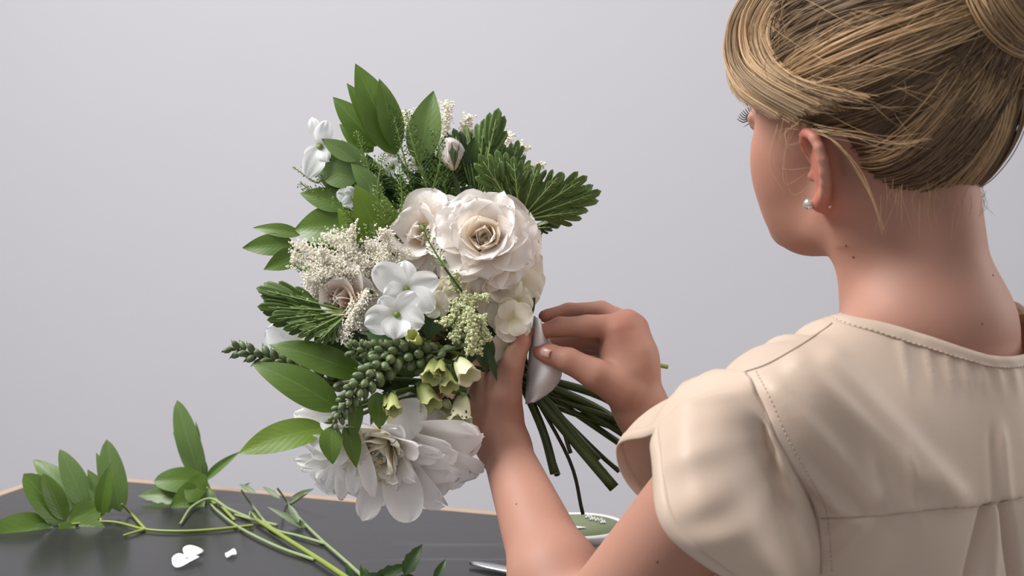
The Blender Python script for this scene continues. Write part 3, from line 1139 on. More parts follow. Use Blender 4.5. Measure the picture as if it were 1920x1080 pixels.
# flutter sleeve of her left arm
RA = [(1397, 697, 1.075), (1425, 750, 1.05), (1455, 820, 1.035), (1495, 892, 1.03), (1528, 965, 1.035), (1537, 1060, 1.05), (1512, 1120, 1.09), (1460, 1080, 1.13), (1410, 980, 1.15), (1375, 860, 1.15), (1365, 760, 1.13), (1375, 712, 1.10)]
RB = [(1305, 728, 1.072), (1312, 775, 1.025), (1335, 850, .995), (1378, 935, .98), (1430, 1015, .975), (1478, 1085, 1.0), (1480, 1135, 1.06), (1420, 1090, 1.13), (1335, 980, 1.165), (1262, 870, 1.175), (1232, 780, 1.150), (1265, 738, 1.11)]
RC = [(1240, 806, 1.066), (1223, 842, 1.040), (1222, 905, 1.015), (1246, 985, .995), (1305, 1052, .985), (1400, 1112, 1.0), (1430, 1150, 1.06), (1380, 1120, 1.12), (1270, 1000, 1.165), (1176, 902, 1.178), (1158, 846, 1.158), (1200, 818, 1.110)]
nA, nS = 120, 30
A3 = []
for i, (x, y, d) in enumerate(RA):
    q = on_cloth(x, y, .0005) if i < 5 else None
    A3.append(W(x, y, d) if q is None else q)
A3 = cr(A3, nA, True)
B3 = cr([W(*q) for q in RB], nA, True)
C3 = cr([W(*q) for q in RC], nA, True)
V = []
axs = unit(EL - SL)
for s in np.linspace(0, 1, nS):
    Q = (1 - s) * (1 - 2 * s) * A3 + 4 * s * (1 - s) * B3 + s * (2 * s - 1) * C3
    ctr = Q.mean(0)
    out = Q - ctr
    out -= (out @ axs)[:, None] * axs
    out /= np.linalg.norm(out, axis=1)[:, None]
    th = np.arange(nA) / nA * 12
    thw = np.where(th > 6, th - 12, th)
    amp = .0085 * np.exp(-((thw - .1) / 1.25) ** 2) * (math.sin(PI * min(1, s * .95 + .03)) ** .7) * (1 - .45 * s)
    fold = amp * (1.1 - 2.0 * np.abs(np.sin(thw * 2.6 + .9 + s * .8)) ** .8)
    win = 1 / (1 + np.exp(-(thw - 1.5) * 5)) / (1 + np.exp((thw - 4.6) * 3))
    deep = -.042 * np.exp(-((s - .25 - .03 * (thw - 2)) / .14) ** 2) * win
    deep = deep + .007 * np.exp(-((s - .62 - .05 * (thw - 1.5)) / .17) ** 2) / (1 + np.exp(-(thw - .9) * 5)) / (1 + np.exp((thw - 3.3) * 3))
    deep = deep + .0015 * np.sin(thw * 7 + 1) * win * math.sin(PI * s)
    wave = .003 * s * s * np.sin(th * PI / 6 * 5)
    V.append(Q + out * (fold + deep + wave)[:, None])
V = np.array(V)
g = Geo()
g.add(V.reshape(-1, 3), grid_faces(nA, nS, True))
slv = geo_ob('sleeve', g, M['cloth'], blouse)
md = slv.modifiers.new('thick', 'SOLIDIFY')
md.thickness = .0012
md.offset = 0
# turned hem of the sleeve: a band of doubled cloth along its edge
g = Geo()
hem = V[-1]
hin = V[-4]
nrm = np.cross(np.roll(hem, -1, 0) - hem, hin - hem)
nrm /= np.linalg.norm(nrm, axis=1)[:, None]
if ((hem - hem.mean(0)) * nrm).sum() < 0:
    nrm = -nrm
ring = np.stack([hin + nrm * .0006, hin + nrm * .0013, .5 * (hem + hin) + nrm * .0013, hem + nrm * .0010, hem + unit(EL - SL) * .0006, hem - nrm * .0010, hin - nrm * .0008], 1)
g.add(ring.reshape(-1, 3), grid_faces(7, nA) + [((nA - 1) * 7 + i, (nA - 1) * 7 + i + 1, i + 1, i) for i in range(6)])
geo_ob('sleeve_hem', g, M['cloth'], slv)
# right sleeve, outside the frame but needed from other sides
g = Geo()
ax = unit(ER - SR)
fr = frame(ax)
V = []
for s in np.linspace(0, 1, 16):
    c = SR + ax * (-.03 + .13 * s)
    R_ = .060 + .018 * math.sin(PI * s * .8)
    for i in range(48):
        a = 2 * PI * i / 48
        V.append(c + fr @ np.array([math.cos(a), math.sin(a), 0]) * (R_ + .004 * s * math.sin(5 * a)))
g.add(V, grid_faces(48, 16, True))
s2 = geo_ob('sleeve', g, M['cloth'], blouse)
md = s2.modifiers.new('thick', 'SOLIDIFY')
md.thickness = .0012
# trousers and stool carry her below the frame
g = Geo()
for s in (-1, 1):
    hip, knee, foot = T(-.02, s * .08, -.49), T(.30, s * .11, -.53), T(.27, s * .10, -.99)
    tube(g, cr([hip, .5 * (hip + knee), knee + np.array([0, 0, .0])], 12), (.095, .08, .062), 16)
    tube(g, cr([knee, .5 * (knee + foot), foot], 12), (.062, .055, .045), 16)
tube(g, [T(0, 0, -.42), T(0, 0, -.50), T(0, 0, -.565)], (.142, .15, .13), 20)
geo_ob('trousers', g, M['trouser'], person)
g = Geo()
for s in (-1, 1):
    ball(g, T(.31, s * .10, -1.025), (.04, .04, .11), 14, 10, tf)
geo_ob('shoes', g, M['black'], person)
st0 = T(-.02, 0, -.60)
stool = thing('stool', 'wooden stool under the seated woman in the beige blouse', 'stool', (float(st0[0]), float(st0[1]), 0.0))
g = Geo()
tube(g, [st0 + np.array([0, 0, -.04]), st0 + np.array([0, 0, -.03]), st0 + np.array([0, 0, .0]), st0 + np.array([0, 0, .008])], (.16, .175, .175, .165), 28)
geo_ob('seat', g, M['wood'], stool)
for k in range(4):
    a = PI / 4 + k * PI / 2
    g = Geo()
    p = st0 + np.array([math.cos(a) * .11, math.sin(a) * .11, -.04])
    q = np.array([st0[0] + math.cos(a) * .17, st0[1] + math.sin(a) * .17, 0])
    tube(g, [p, q], (.018, .014), 10)
    geo_ob('leg', g, M['wood'], stool)

# ------------------------------------------------------------------ flowers and greens
GRP = 'flowers and greens of the hand-tied bouquet'
TIE = W(985, 715, 1.425)                    # where the left hand grips the stems
prng = random.Random(4)
def towards_cam(p):
    return unit(CAMP - np.asarray(p))

def stem_pts(head, leave, end=None, jit=.006, n=18):
    """from the flower head, through the grip, on to the cut end"""
    t = TIE + rng.normal(0, jit, 3)
    P = [head, np.asarray(head) * .55 + t * .45 + np.asarray(leave) * .25 * np.linalg.norm(head - t), t]
    if end is not None:
        P.append(np.asarray(end))
    return cr(P, n)

def blade(g, base, tip, w, nrm, arch=.10, fold=.22, nu=7, nv=15, a=.70, b=1.05, teeth=0, ta=.25, wavy=.03, droop=0.0, ph=0.0, start=0.0):
    """one leaf blade; w = half width; pointed at the tip"""
    base, tip = np.asarray(base, float), np.asarray(tip, float)
    L = np.linalg.norm(tip - base)
    d = (tip - base) / L
    n = unit(np.asarray(nrm) - (np.asarray(nrm) @ d) * d)
    s = np.cross(d, n)
    vm = a / (a + b)
    mx = vm ** a * (1 - vm) ** b
    V, UV = [], []
    for v in np.linspace(0, 1, nv):
        hw = w * ((v + start) / (1 + start)) ** a * max(0, 1 - v) ** b / mx
        if teeth:
            hw *= 1 + ta * (abs(((v * teeth) % 1.0) * 2 - 1) - .55)
        c = base + d * L * v + n * L * (arch * 4 * v * (1 - v) * .5 - droop * v * v)
        for u in np.linspace(-1, 1, nu):
            z = fold * abs(u) * hw + wavy * w * math.sin(v * 9 + ph + u * 1.2) * abs(u)
            V.append(c + s * u * hw + n * z)
            UV.append((u * .5 + .5, v))
    g.add(V, grid_faces(nu, nv), UV)

def leaf_px(g, base, tip, d0, d1, wpx, tilt=(0, 0), **kw):
    """blade seen from base pixel to tip pixel at distances d0, d1; wpx = full width in pixels"""
    p, q = W(base[0], base[1], d0), W(tip[0], tip[1], d1)
    n = towards_cam(.5 * (p + q)) + np.array([tilt[0], 0, tilt[1]])
    blade(g, p, q, .5 * wpx * .5 * (d0 + d1) / FPX, n, ph=rng.uniform(0, 6), **kw)

def sprig(label, mat, leaves, stem=None, group=GRP, name='leaf_sprig', cat='leaves', stem_r=(.0022, .0016), stem_mat='stem', extra=None):
    """leaves: list of blades or lists of blades (a lobed leaf); each leaf is a part"""
    l0 = leaves[0][0] if isinstance(leaves[0], list) else leaves[0]
    p0 = W(l0[0][0], l0[0][1], l0[2])
    th = thing(name, label, cat, tuple(p0), group)
    for lf in leaves:
        g = Geo()
        lobes = lf if isinstance(lf, list) else [lf]
        for q in lobes:
            kw = q[6] if len(q) > 6 else {}
            leaf_px(g, q[0], q[1], q[2], q[3], q[4], q[5] if len(q) > 5 else (0, 0), **kw)
        geo_ob('leaf', g, M[mat], th)
    if stem is not None:
        g = Geo()
        for s in (stem if isinstance(stem[0], (list, np.ndarray)) and np.ndim(stem[0]) == 2 else [stem]):
            tube(g, s, stem_r, 7)
        geo_ob('stem', g, M[stem_mat], th)
    return th

def petal(L, Wd, a0, a1, curl, cup, ruf, tipk=0.0, base=.35, nu=9, nv=9, seed=0, notch=0.0, rag=0.0, blunt=2.4):
    """petal grid; axis of the flower = +z, the petal leans out towards +x"""
    r = np.random.default_rng(seed)
    ph = r.uniform(0, 6.28, 4)
    v = 1 - (1 - np.linspace(0, 1, nv)) ** 1.75
    ang = a0 + a1 * v + curl * v ** 4
    dv = np.r_[0, np.diff(v)] * L
    cx, cz = np.cumsum(np.sin(ang) * dv), np.cumsum(np.cos(ang) * dv)
    V, UV = [], []
    for j in range(nv):
        hw = Wd * (base + (1 - base) * min(1, v[j] / .5) ** .8) * math.sqrt(max(0, 1 - max(0, (v[j] - .5) / .5) ** blunt))
        hw = max(hw, .02 * Wd)
        nx, nz = math.cos(ang[j]), -math.sin(ang[j])
        for u in np.linspace(-1, 1, nu):
            y = u * hw
            off = -cup * y * y / Wd + ruf * Wd * v[j] ** 1.5 * (math.sin(u * 3.2 + ph[0]) * .6 + math.sin(u * 6.5 + ph[1] + 3 * v[j]) * .4)
            ext = v[j] ** 3 * (tipk * L * (1 - abs(u)) ** 1.5 - notch * L * math.exp(-(u / .25) ** 2))
            if rag:
                ext += v[j] ** 4 * rag * L * (.7 * math.sin(u * 5 + ph[2]) + .5 * math.sin(u * 8.5 + ph[3]))
            V.append((cx[j] + nx * off + math.sin(ang[j]) * ext, y, cz[j] + nz * off + math.cos(ang[j]) * ext))
            UV.append((u * .5 + .5, v[j]))
    return np.array(V), grid_faces(nu, nv), np.array(UV)

def flower(name, label, cat, center, axis, layers, seed=0, stem=None, stem_mat='stem', spin=0.0, extra=None, group=GRP):
    """layers: dicts n, mat and petal() arguments, with r0, z0 and jitter"""
    th = thing(name, label, cat, tuple(center), group)
    R = frame(axis)
    r = np.random.default_rng(seed)
    k = 0
    for ly in layers:
        ly = dict(ly)
        n, mat = ly.pop('n'), ly.pop('mat')
        r0, z0, jit = ly.pop('r0', 0), ly.pop('z0', 0), ly.pop('jit', .12)
        only = ly.pop('only', None)
        ph0 = ly.pop('ph', None)
        nm = ly.pop('name', 'petal')
        ph0 = r.uniform(0, 6.28) if ph0 is None else ph0
        for i in range(n):
            q = dict(ly)
            for key in ('L', 'Wd'):
                q[key] = q[key] * r.uniform(1 - jit, 1 + jit)
            q['a0'] = q['a0'] + r.normal(0, jit * .6)
            q['seed'] = int(r.integers(1e6))
            v, f, uv = petal(**q)
            a = ph0 + spin + i * 2 * PI / n + r.normal(0, jit * .5)
            if only is not None and not only(R @ np.array([math.cos(a), math.sin(a), 0])):
                continue
            v = v + np.array([r0, 0, z0 + r.normal(0, .0006)])
            ca, sa = math.cos(a), math.sin(a)
            v = np.stack([v[:, 0] * ca - v[:, 1] * sa, v[:, 0] * sa + v[:, 1] * ca, v[:, 2]], 1)
            mesh_ob(nm, v @ R.T + np.asarray(center), f, uv, M[mat], th)
            k += 1
    if stem is not None:
        g = Geo()
        tube(g, stem, (.0030, .0028, .0034), 8)
        geo_ob('stem', g, M[stem_mat], th)
    return th

def cam_axis(p, right=0.0, up=0.0):
    """axis that faces the viewer's side, leaning right / up"""
    return unit(towards_cam(p) + np.array([right, 0, up]))

# --- the big garden rose, facing the viewer
p = W(908, 446, 1.375)
flower('rose', 'large open white garden rose at the centre of the bouquet', 'rose', p - cam_axis(p, -.1, .25) * .012, cam_axis(p, -.08, .28), [
    dict(n=5, mat='rose_heart', L=.018, Wd=.009, a0=.10, a1=-.35, curl=.2, cup=.9, ruf=.22, r0=.003, tipk=.05, jit=.3),
    dict(n=4, mat='rose_heart', L=.025, Wd=.014, a0=.30, a1=-.45, curl=.5, cup=.75, ruf=.16, r0=.006, jit=.25, tipk=.08),
    dict(n=5, mat='rose_heart', L=.030, Wd=.018, a0=.38, a1=-.20, curl=.6, cup=.6, ruf=.10, r0=.006, tipk=.08),
    dict(n=6, mat='rose', L=.036, Wd=.021, a0=.62, a1=-.05, curl=.9, cup=.5, ruf=.10, r0=.007, z0=-.002, tipk=.10),
    dict(n=7, mat='rose', L=.041, Wd=.024, a0=.88, a1=.1, curl=1.0, cup=.40, ruf=.11, r0=.008, z0=-.005, tipk=.10),
    dict(n=8, mat='rose', L=.046, Wd=.027, a0=1.18, a1=.15, curl=1.0, cup=.32, ruf=.12, r0=.008, z0=-.009, tipk=.08),
    dict(n=7, mat='rose', L=.046, Wd=.029, a0=1.5, a1=.25, curl=.9, cup=.25, ruf=.12, r0=.008, z0=-.014, tipk=.06),
], seed=21, stem=stem_pts(p + FW * .03, np.array([.2, .1, -.6]), W(1045, 890, 1.47)))
# --- second cream rose half hidden behind it on the left
p = W(800, 440, 1.42)
flower('rose', 'pale cream rose half hidden behind the left side of the big white rose', 'rose', p, cam_axis(p, -.55, .15), [
    dict(n=4, mat='rose', L=.024, Wd=.014, a0=.2, a1=-.4, curl=.3, cup=.7, ruf=.1, r0=.004),
    dict(n=6, mat='rose', L=.032, Wd=.020, a0=.6, a1=0, curl=.8, cup=.45, ruf=.1, r0=.006),
    dict(n=8, mat='rose', L=.038, Wd=.024, a0=1.0, a1=.1, curl=.9, cup=.3, ruf=.12, r0=.007, z0=-.005),
    dict(n=7, mat='rose', L=.040, Wd=.025, a0=1.4, a1=.2, curl=.7, cup=.2, ruf=.12, r0=.007, z0=-.01),
], seed=5, stem=stem_pts(p + FW * .02, np.array([.2, .1, -.4]), W(1178, 812, 1.46)))
# --- cream rose showing only its outer petals below the big rose
p = W(930, 520, 1.40)
flower('rose', 'cream rose below the big white rose with broad petals spread to the right', 'rose', p, cam_axis(p, .35, -.45), [
    dict(n=5, mat='cream', L=.028, Wd=.018, a0=.5, a1=-.2, curl=.5, cup=.5, ruf=.1, r0=.005),
    dict(n=6, mat='cream', L=.042, Wd=.026, a0=1.0, a1=.1, curl=.5, cup=.3, ruf=.1, r0=.006, z0=-.004),
    dict(n=6, mat='cream', L=.048, Wd=.029, a0=1.3, a1=.1, curl=.4, cup=.2, ruf=.1, r0=.006, z0=-.008),
], seed=8, stem=stem_pts(p + FW * .02, np.array([.1, .1, -.3]), W(1192, 800, 1.44)))
# --- peach rose under the plume
p = W(648, 566, 1.400)
flower('rose', 'white rose with a peach heart partly under the cream plume', 'rose', p, cam_axis(p, -.35, .15), [
    dict(n=4, mat='peach', L=.022, Wd=.013, a0=.1, a1=-.4, curl=.1, cup=.8, ruf=.1, r0=.003),
    dict(n=5, mat='peach', L=.029, Wd=.018, a0=.4, a1=-.1, curl=.5, cup=.6, ruf=.1, r0=.005),
    dict(n=6, mat='rose', L=.036, Wd=.022, a0=.85, a1=.0, curl=.8, cup=.4, ruf=.12, r0=.006, z0=-.003),
    dict(n=7, mat='rose', L=.040, Wd=.024, a0=1.25, a1=.15, curl=.7, cup=.3, ruf=.12, r0=.006, z0=-.007),
], seed=14, stem=stem_pts(p + FW * .02, np.array([.1, .1, 0]), W(1172, 838, 1.46)))
# --- big white peony hanging low
p = W(712, 842, 1.345)
pax = cam_axis(p, -.30, -.62)
pst = stem_pts(p + FW * .03, np.array([0, .1, .3]), W(1150, 912, 1.40))
flower('peony', 'huge white peony with ragged petals hanging at the bottom of the bouquet', 'peony', p - pax * .018, pax, [
    dict(n=18, mat='peony_heart', L=.028, Wd=.008, a0=.10, a1=-.2, curl=.2, cup=.5, ruf=.25, r0=.003, rag=.12, jit=.25, nu=9, nv=7, blunt=5),
    dict(n=20, mat='peony_heart', L=.038, Wd=.012, a0=.40, a1=-.1, curl=.3, cup=.5, ruf=.25, r0=.006, rag=.12, jit=.25, nu=11, nv=8, blunt=5, notch=.1),
    dict(n=20, mat='peony', L=.050, Wd=.014, a0=.75, a1=.0, curl=.4, cup=.4, ruf=.24, r0=.008, rag=.10, jit=.25, nu=13, blunt=5, notch=.1, only=lambda q: q[2] < .75),
    dict(n=18, mat='peony', L=.062, Wd=.018, a0=1.05, a1=.1, curl=.5, cup=.35, ruf=.22, r0=.010, z0=-.004, rag=.09, jit=.22, nu=13, blunt=5, notch=.08, only=lambda q: q[2] < .35),
    dict(n=15, mat='peony', L=.072, Wd=.021, a0=1.30, a1=.15, curl=.5, cup=.3, ruf=.20, r0=.012, z0=-.008, rag=.08, jit=.20, nu=13, blunt=5, notch=.06, only=lambda q: q[2] < .15),
], seed=33, stem=pst)
pe_th = bpy.data.objects['peony']
def bigpetal(base, tip, d0, d1, wpx, curl, mat, seed, cup=.35, parent=None, ruf=.06, bw=.45, notch=0.0, rag=0.0, tilt=(0, 0), blunt=2.6):
    """one broad petal placed by hand from base to tip"""
    a, b = W(base[0], base[1], d0), W(tip[0], tip[1], d1)
    L = np.linalg.norm(b - a)
    v, f, uv = petal(L, .5 * wpx * .5 * (d0 + d1) / FPX, 0, 0, curl, cup, ruf, 0, bw, 13, 12, seed, notch, rag, blunt)
    z = unit(b - a)
    out = -(towards_cam(a) + np.array([tilt[0], 0, tilt[1]]))
    x = unit(out - (out @ z) * z)
    R = np.stack([x, np.cross(z, x), z], 1)
    return mesh_ob('petal', v @ R.T + a, f, uv, M[mat], parent)
for q in [((745, 810), (845, 838), 1.375, 1.36, 125, .3, 41), ((752, 800), (768, 735), 1.385, 1.38, 78, .2, 42),
          ((735, 820), (835, 925), 1.375, 1.35, 88, .3, 43), ((738, 850), (768, 978), 1.355, 1.330, 74, .3, 44),
          ((712, 880), (682, 974), 1.345, 1.330, 50, .2, 45), ((735, 770), (790, 800), 1.35, 1.335, 84, .7, 46),
          ((650, 800), (552, 775), 1.36, 1.37, 44, .2, 47)] + [
          ((rng.uniform(640, 690), rng.uniform(810, 870)), (x, y), 1.352 - .002 * k, 1.345 - .002 * k, rng.uniform(26, 40), .4, 50 + k)
          for k, (x, y) in enumerate([(556, 800), (552, 862), (566, 880), (585, 850), (598, 905), (612, 925), (622, 900), (640, 935), (650, 905), (665, 925), (600, 790), (580, 820), (700, 930), (625, 870)])]:
    bigpetal(q[0], q[1], q[2], q[3], q[4], q[5], 'peony', q[6], parent=pe_th, rag=.0 if q[4] > 60 else .05, blunt=3.2, ruf=.10)
g = Geo()
for k in range(26):
    c = p + pax * rng.uniform(.008, .018) + (frame(pax) @ np.array([*rng.normal(0, .007, 2), 0]))
    ball(g, c, .0012, 5, 4)
o = geo_ob('stamens', g, M['anther'], pe_th)
o['kind'] = 'stuff'

# --- white trumpet blossoms with twisted petals
def blossom(label, c, d, petals, seed, stem_end=None):
    p = W(c[0], c[1], d)
    th = thing('white_blossom', label, 'flower', tuple(p), GRP)
    for i, (tip, dd, w) in enumerate(petals):
        bigpetal(c, tip, d, d + dd, w, .8, 'white', seed * 10 + i, .30, th, .20, .26, 0.0, 0.0, (0, 0), 1.7)
    g = Geo()
    tube(g, cr([p, p + FW * .02 + .2 * (TIE - p), TIE], 10), (.0028, .0018), 7)
    geo_ob('stem', g, M['stem'], th)
    g = Geo()
    ball(g, p + towards_cam(p) * .002, .0032, 8, 6)
    geo_ob('flower_eye', g, M['bell_lime'], th)
    return th
blossom('white five-petalled blossom beside the cream plume, upper one of the pair', (762, 543), 1.362,
        [((703, 502), -.012, 62), ((757, 488), -.004, 46), ((820, 522), -.008, 50), ((812, 578), -.014, 52), ((722, 556), -.014, 48)], 3)
blossom('white five-petalled blossom below its twin, lower one of the pair', (744, 590), 1.352,
        [((684, 608), -.012, 60), ((740, 632), -.016, 58), ((793, 605), -.012, 54), ((778, 548), -.006, 44), ((712, 560), -.006, 40)], 4)
blossom('white blossom seen edge-on at the upper left rim of the bouquet', (600, 275), 1.44,
        [((584, 218), -.006, 26), ((612, 228), -.012, 36), ((578, 330), -.016, 44), ((594, 332), .006, 40), ((572, 292), -.004, 24), ((612, 300), -.01, 30)], 5)
blossom('small white half-open blossom among the left leaves', (664, 372), 1.43, [((632, 362), -.008, 30), ((644, 384), -.01, 26), ((652, 350), -.006, 22)], 6)
blossom('small white blossom showing between the seed sprigs behind the rose', (735, 312), 1.455, [((722, 298), -.008, 24), ((748, 300), -.01, 26), ((728, 328), -.008, 22), ((752, 322), -.01, 20)], 7)
p = W(1030, 405, 1.45)
th = thing('white_blossom', 'white petal peeping out under the big lobed leaf', 'flower', tuple(p), GRP)
bigpetal((985, 400), (1050, 410), 1.45, 1.445, 34, .3, 'white', 77, .3, th)
bigpetal((990, 410), (1040, 420), 1.455, 1.45, 30, .3, 'white', 78, .3, th)
p = W(520, 640, 1.44)
th = thing('white_blossom', 'white blossom tucked behind the long glossy leaves on the left rim', 'flower', tuple(p), GRP)
bigpetal((560, 650), (499, 618), 1.445, 1.44, 52, .3, 'white', 79, .3, th)
bigpetal((565, 660), (500, 655), 1.45, 1.445, 46, .3, 'white', 80, .3, th)
bigpetal((560, 640), (535, 600), 1.45, 1.445, 46, .3, 'white', 81, .3, th)

# --- cream florets right of the plumes, above the thumb
def florets(label, c, d, n, spread, size, mat, seed):
    r = np.random.default_rng(seed)
    p = W(c[0], c[1], d)
    th = thing('cream_flower', label, 'flower', tuple(p), GRP)
    for i in range(n):
        cc = (c[0] + r.normal(0, spread[0]), c[1] + r.normal(0, spread[1]))
        dd = d + r.uniform(-.012, .012)
        a0 = r.uniform(0, 6.28)
        for k in range(4):
            a = a0 + k * PI / 2
            tip = (cc[0] + size * math.cos(a), cc[1] + size * .9 * math.sin(a))
            bigpetal(cc, tip, dd, dd - r.uniform(.0, .012), size * 1.25, .5, mat, int(r.integers(1e6)), .25, th, .10, .35)
    g = Geo()
    tube(g, cr([p + FW * .01, .5 * (p + TIE) + FW * .01, TIE], 8), (.0022, .0022), 7)
    geo_ob('stem', g, M['stem'], th)
    return th
florets('cream cluster flower with papery petals right above the thumb', (942, 605), 1.385, 6, (22, 28), 36, 'cream', 2)
florets('small cream cluster flower between the white blossoms and the big rose', (845, 540), 1.39, 4, (14, 22), 28, 'cream', 9)

# --- feathery plumes
def plume(label, branches, mat, stem_to, seed, fl=.00105, dens=1.0, d_stem=1.44):
    r = np.random.default_rng(seed)
    b0 = branches[0]
    p = W(b0[0][0], b0[0][1], b0[2])
    th = thing('astilbe_plume', label, 'flower', tuple(p), GRP)
    for (b, t_, d0, d1, w) in branches:
        a, e = W(b[0], b[1], d0), W(t_[0], t_[1], d1)
        mid = .5 * (a + e) + r.normal(0, .004, 3)
        C = cr([a, mid, e], 24)
        L = np.linalg.norm(e - a)
        g = Geo()
        n = int(1300 * dens * L / .06)
        ax = unit(e - a)
        F2 = frame(ax)
        for k in range(n):
            tt = r.uniform(.02, 1) ** .9
            c = C[min(23, int(tt * 23))]
            kb = int(r.integers(0, 16))
            tt = min(.99, (kb + r.normal(.5, .10)) / 16) if tt < .9 and kb < 15 else tt
            tt = max(tt, .02)
            rad = w * .72 * d0 / FPX * (1 - tt) ** 1.05 * r.uniform(.0, 1) + .0006
            an = kb * 2.4 + r.choice([0, 2.1, 4.2]) + r.normal(0, .16)
            pos = c + F2 @ np.array([math.cos(an) * rad, math.sin(an) * rad, rad * .8])
            s = fl * r.uniform(.55, 1.25)
            o8 = np.array([[1, 0, 0], [-1, 0, 0], [0, 1, 0], [0, -1, 0], [0, 0, 1.3], [0, 0, -1.3]]) * s
            g.add(pos + o8 @ frame(r.normal(size=3)).T, [(0, 2, 4), (2, 1, 4), (1, 3, 4), (3, 0, 4), (2, 0, 5), (1, 2, 5), (3, 1, 5), (0, 3, 5)])
        o = geo_ob('floret_branch', g, M[mat], th, smooth=False)
        o['kind'] = 'stuff'
        g2 = Geo()
        tube(g2, C, (.0010, .0003), 5)
        geo_ob('twig', g2, M['stem_pale' if mat == 'plume' else 'stem_lime'], th)
    g = Geo()
    s0 = W(*stem_to)
    tube(g, cr([p, s0, TIE], 12), (.0016, .0018), 6)
    geo_ob('stem', g, M['stem'], th)
    return th
plume('broad cream feathery plume on the left of the white blossoms', [
    ((735, 530), (540, 452), 1.395, 1.40, 34), ((700, 515), (565, 500), 1.39, 1.39, 40), ((690, 510), (600, 436), 1.395, 1.40, 36),
    ((700, 505), (660, 418), 1.385, 1.385, 34), ((720, 510), (722, 428), 1.38, 1.375, 30), ((680, 510), (630, 440), 1.40, 1.41, 36),
    ((660, 510), (570, 530), 1.39, 1.385, 34), ((640, 520), (562, 560), 1.395, 1.395, 40), ((720, 525), (690, 450), 1.385, 1.39, 38),
    ((730, 520), (745, 470), 1.385, 1.39, 36), ((640, 500), (545, 480), 1.40, 1.40, 30), ((660, 540), (590, 590), 1.395, 1.39, 36), ((650, 500), (600, 470), 1.385, 1.38, 30)], 'plume', (760, 560, 1.42), 51)
plume('drooping cream plume spike below the peach-hearted rose', [
    ((692, 545), (640, 645), 1.375, 1.365, 30), ((690, 540), (668, 620), 1.38, 1.37, 26), ((700, 540), (690, 600), 1.385, 1.38, 26)], 'plume', (740, 570, 1.41), 52)
plume('cream plume standing at the top behind the leaves', [
    ((830, 330), (838, 185), 1.475, 1.48, 24), ((850, 330), (880, 212), 1.475, 1.48, 24), ((790, 330), (755, 205), 1.475, 1.49, 34), ((770, 330), (725, 230), 1.48, 1.49, 26), ((820, 320), (800, 230), 1.48, 1.49, 26)], 'plume', (880, 480, 1.46), 53, .0013, .7)
plume('thin cream plume rising behind the right lobed leaves', [
    ((930, 350), (958, 245), 1.485, 1.49, 26), ((950, 350), (990, 272), 1.485, 1.49, 24), ((970, 360), (1025, 305), 1.485, 1.49, 18)], 'plume', (930, 480, 1.47), 54, .0013, .6)
plume('greenish cream plume hanging in front of the thumb', [
    ((872, 545), (885, 668), 1.36, 1.345, 26), ((865, 560), (828, 607), 1.36, 1.35, 20), ((870, 570), (912, 640), 1.36, 1.35, 20),
    ((860, 550), (845, 520), 1.365, 1.36, 22), ((875, 580), (850, 640), 1.355, 1.345, 20), ((880, 560), (912, 560), 1.36, 1.36, 16), ((880, 600), (905, 600), 1.355, 1.35, 16)], 'plume_green', (900, 600, 1.40), 55, .0014, .85)

# --- leafy greens round the rim
K = dict
sprig('broad five-pointed leaf standing highest at the top of the bouquet', 'leaf', [
    [((742, 292), (666, 119), 1.455, 1.46, 74, (.2, .1), K(a=.66, b=1.0)), ((744, 280), (711, 147), 1.452, 1.455, 48, (.2, .1), K(a=.66, b=1.0)), ((738, 285), (650, 156), 1.456, 1.462, 48, (.2, .1), K(a=.66, b=1.0))],
    [((706, 275), (624, 182), 1.462, 1.468, 52, (.1, .2), K(a=.66, b=1.0)), ((700, 285), (636, 233), 1.464, 1.468, 40, (.1, .2))]],
    stem_pts(W(742, 290, 1.455), np.array([0, .1, 0]), W(1135, 884, 1.45)))
sprig('single pointed leaf standing upright at the top between the plumes', 'leaf_soft', [((786, 305), (813, 170), 1.46, 1.46, 66, (-.2, .1), K(a=.66, b=1.0))],
      stem_pts(W(786, 303, 1.46), np.array([0, .1, 0]), W(1195, 806, 1.47)))
sprig('soft green leaf sprig spreading over the upper left rim', 'leaf_soft', [
    ((668, 302), (602, 260), 1.43, 1.435, 34, (0, .3)), ((672, 335), (592, 318), 1.435, 1.44, 56, (0, .25), K(a=.66, b=1.0)), ((712, 372), (658, 306), 1.42, 1.42, 40, (.3, .1)),
    ((705, 400), (668, 330), 1.415, 1.42, 34, (.3, 0)), ((650, 300), (606, 282), 1.44, 1.44, 28, (0, .3)), ((690, 330), (640, 262), 1.44, 1.445, 34, (.2, .2))],
    stem_pts(W(705, 390, 1.42), np.array([0, .1, 0])))
sprig('dark green leaf at the left rim under the edge-on white blossom', 'leaf', [((655, 388), (562, 362), 1.435, 1.44, 46, (0, .3), K(a=.66, b=1.0)), ((660, 350), (600, 338), 1.44, 1.445, 40, (0, .2))],
      stem_pts(W(655, 388, 1.435), np.array([0, .1, 0])))
sprig('three-fingered leaf sprig pointing out on the far left', 'leaf', [
    ((650, 425), (552, 430), 1.43, 1.44, 74, (0, .3), K(a=.66, b=1.0)), ((565, 440), (474, 427), 1.44, 1.445, 28, (0, .4)), ((552, 458), (454, 465), 1.44, 1.44, 44, (0, .3)), ((570, 472), (494, 506), 1.435, 1.43, 40, (0, .2)), ((640, 470), (560, 460), 1.435, 1.44, 40, (0, .2))],
    stem_pts(W(640, 440, 1.435), np.array([0, .1, 0])))
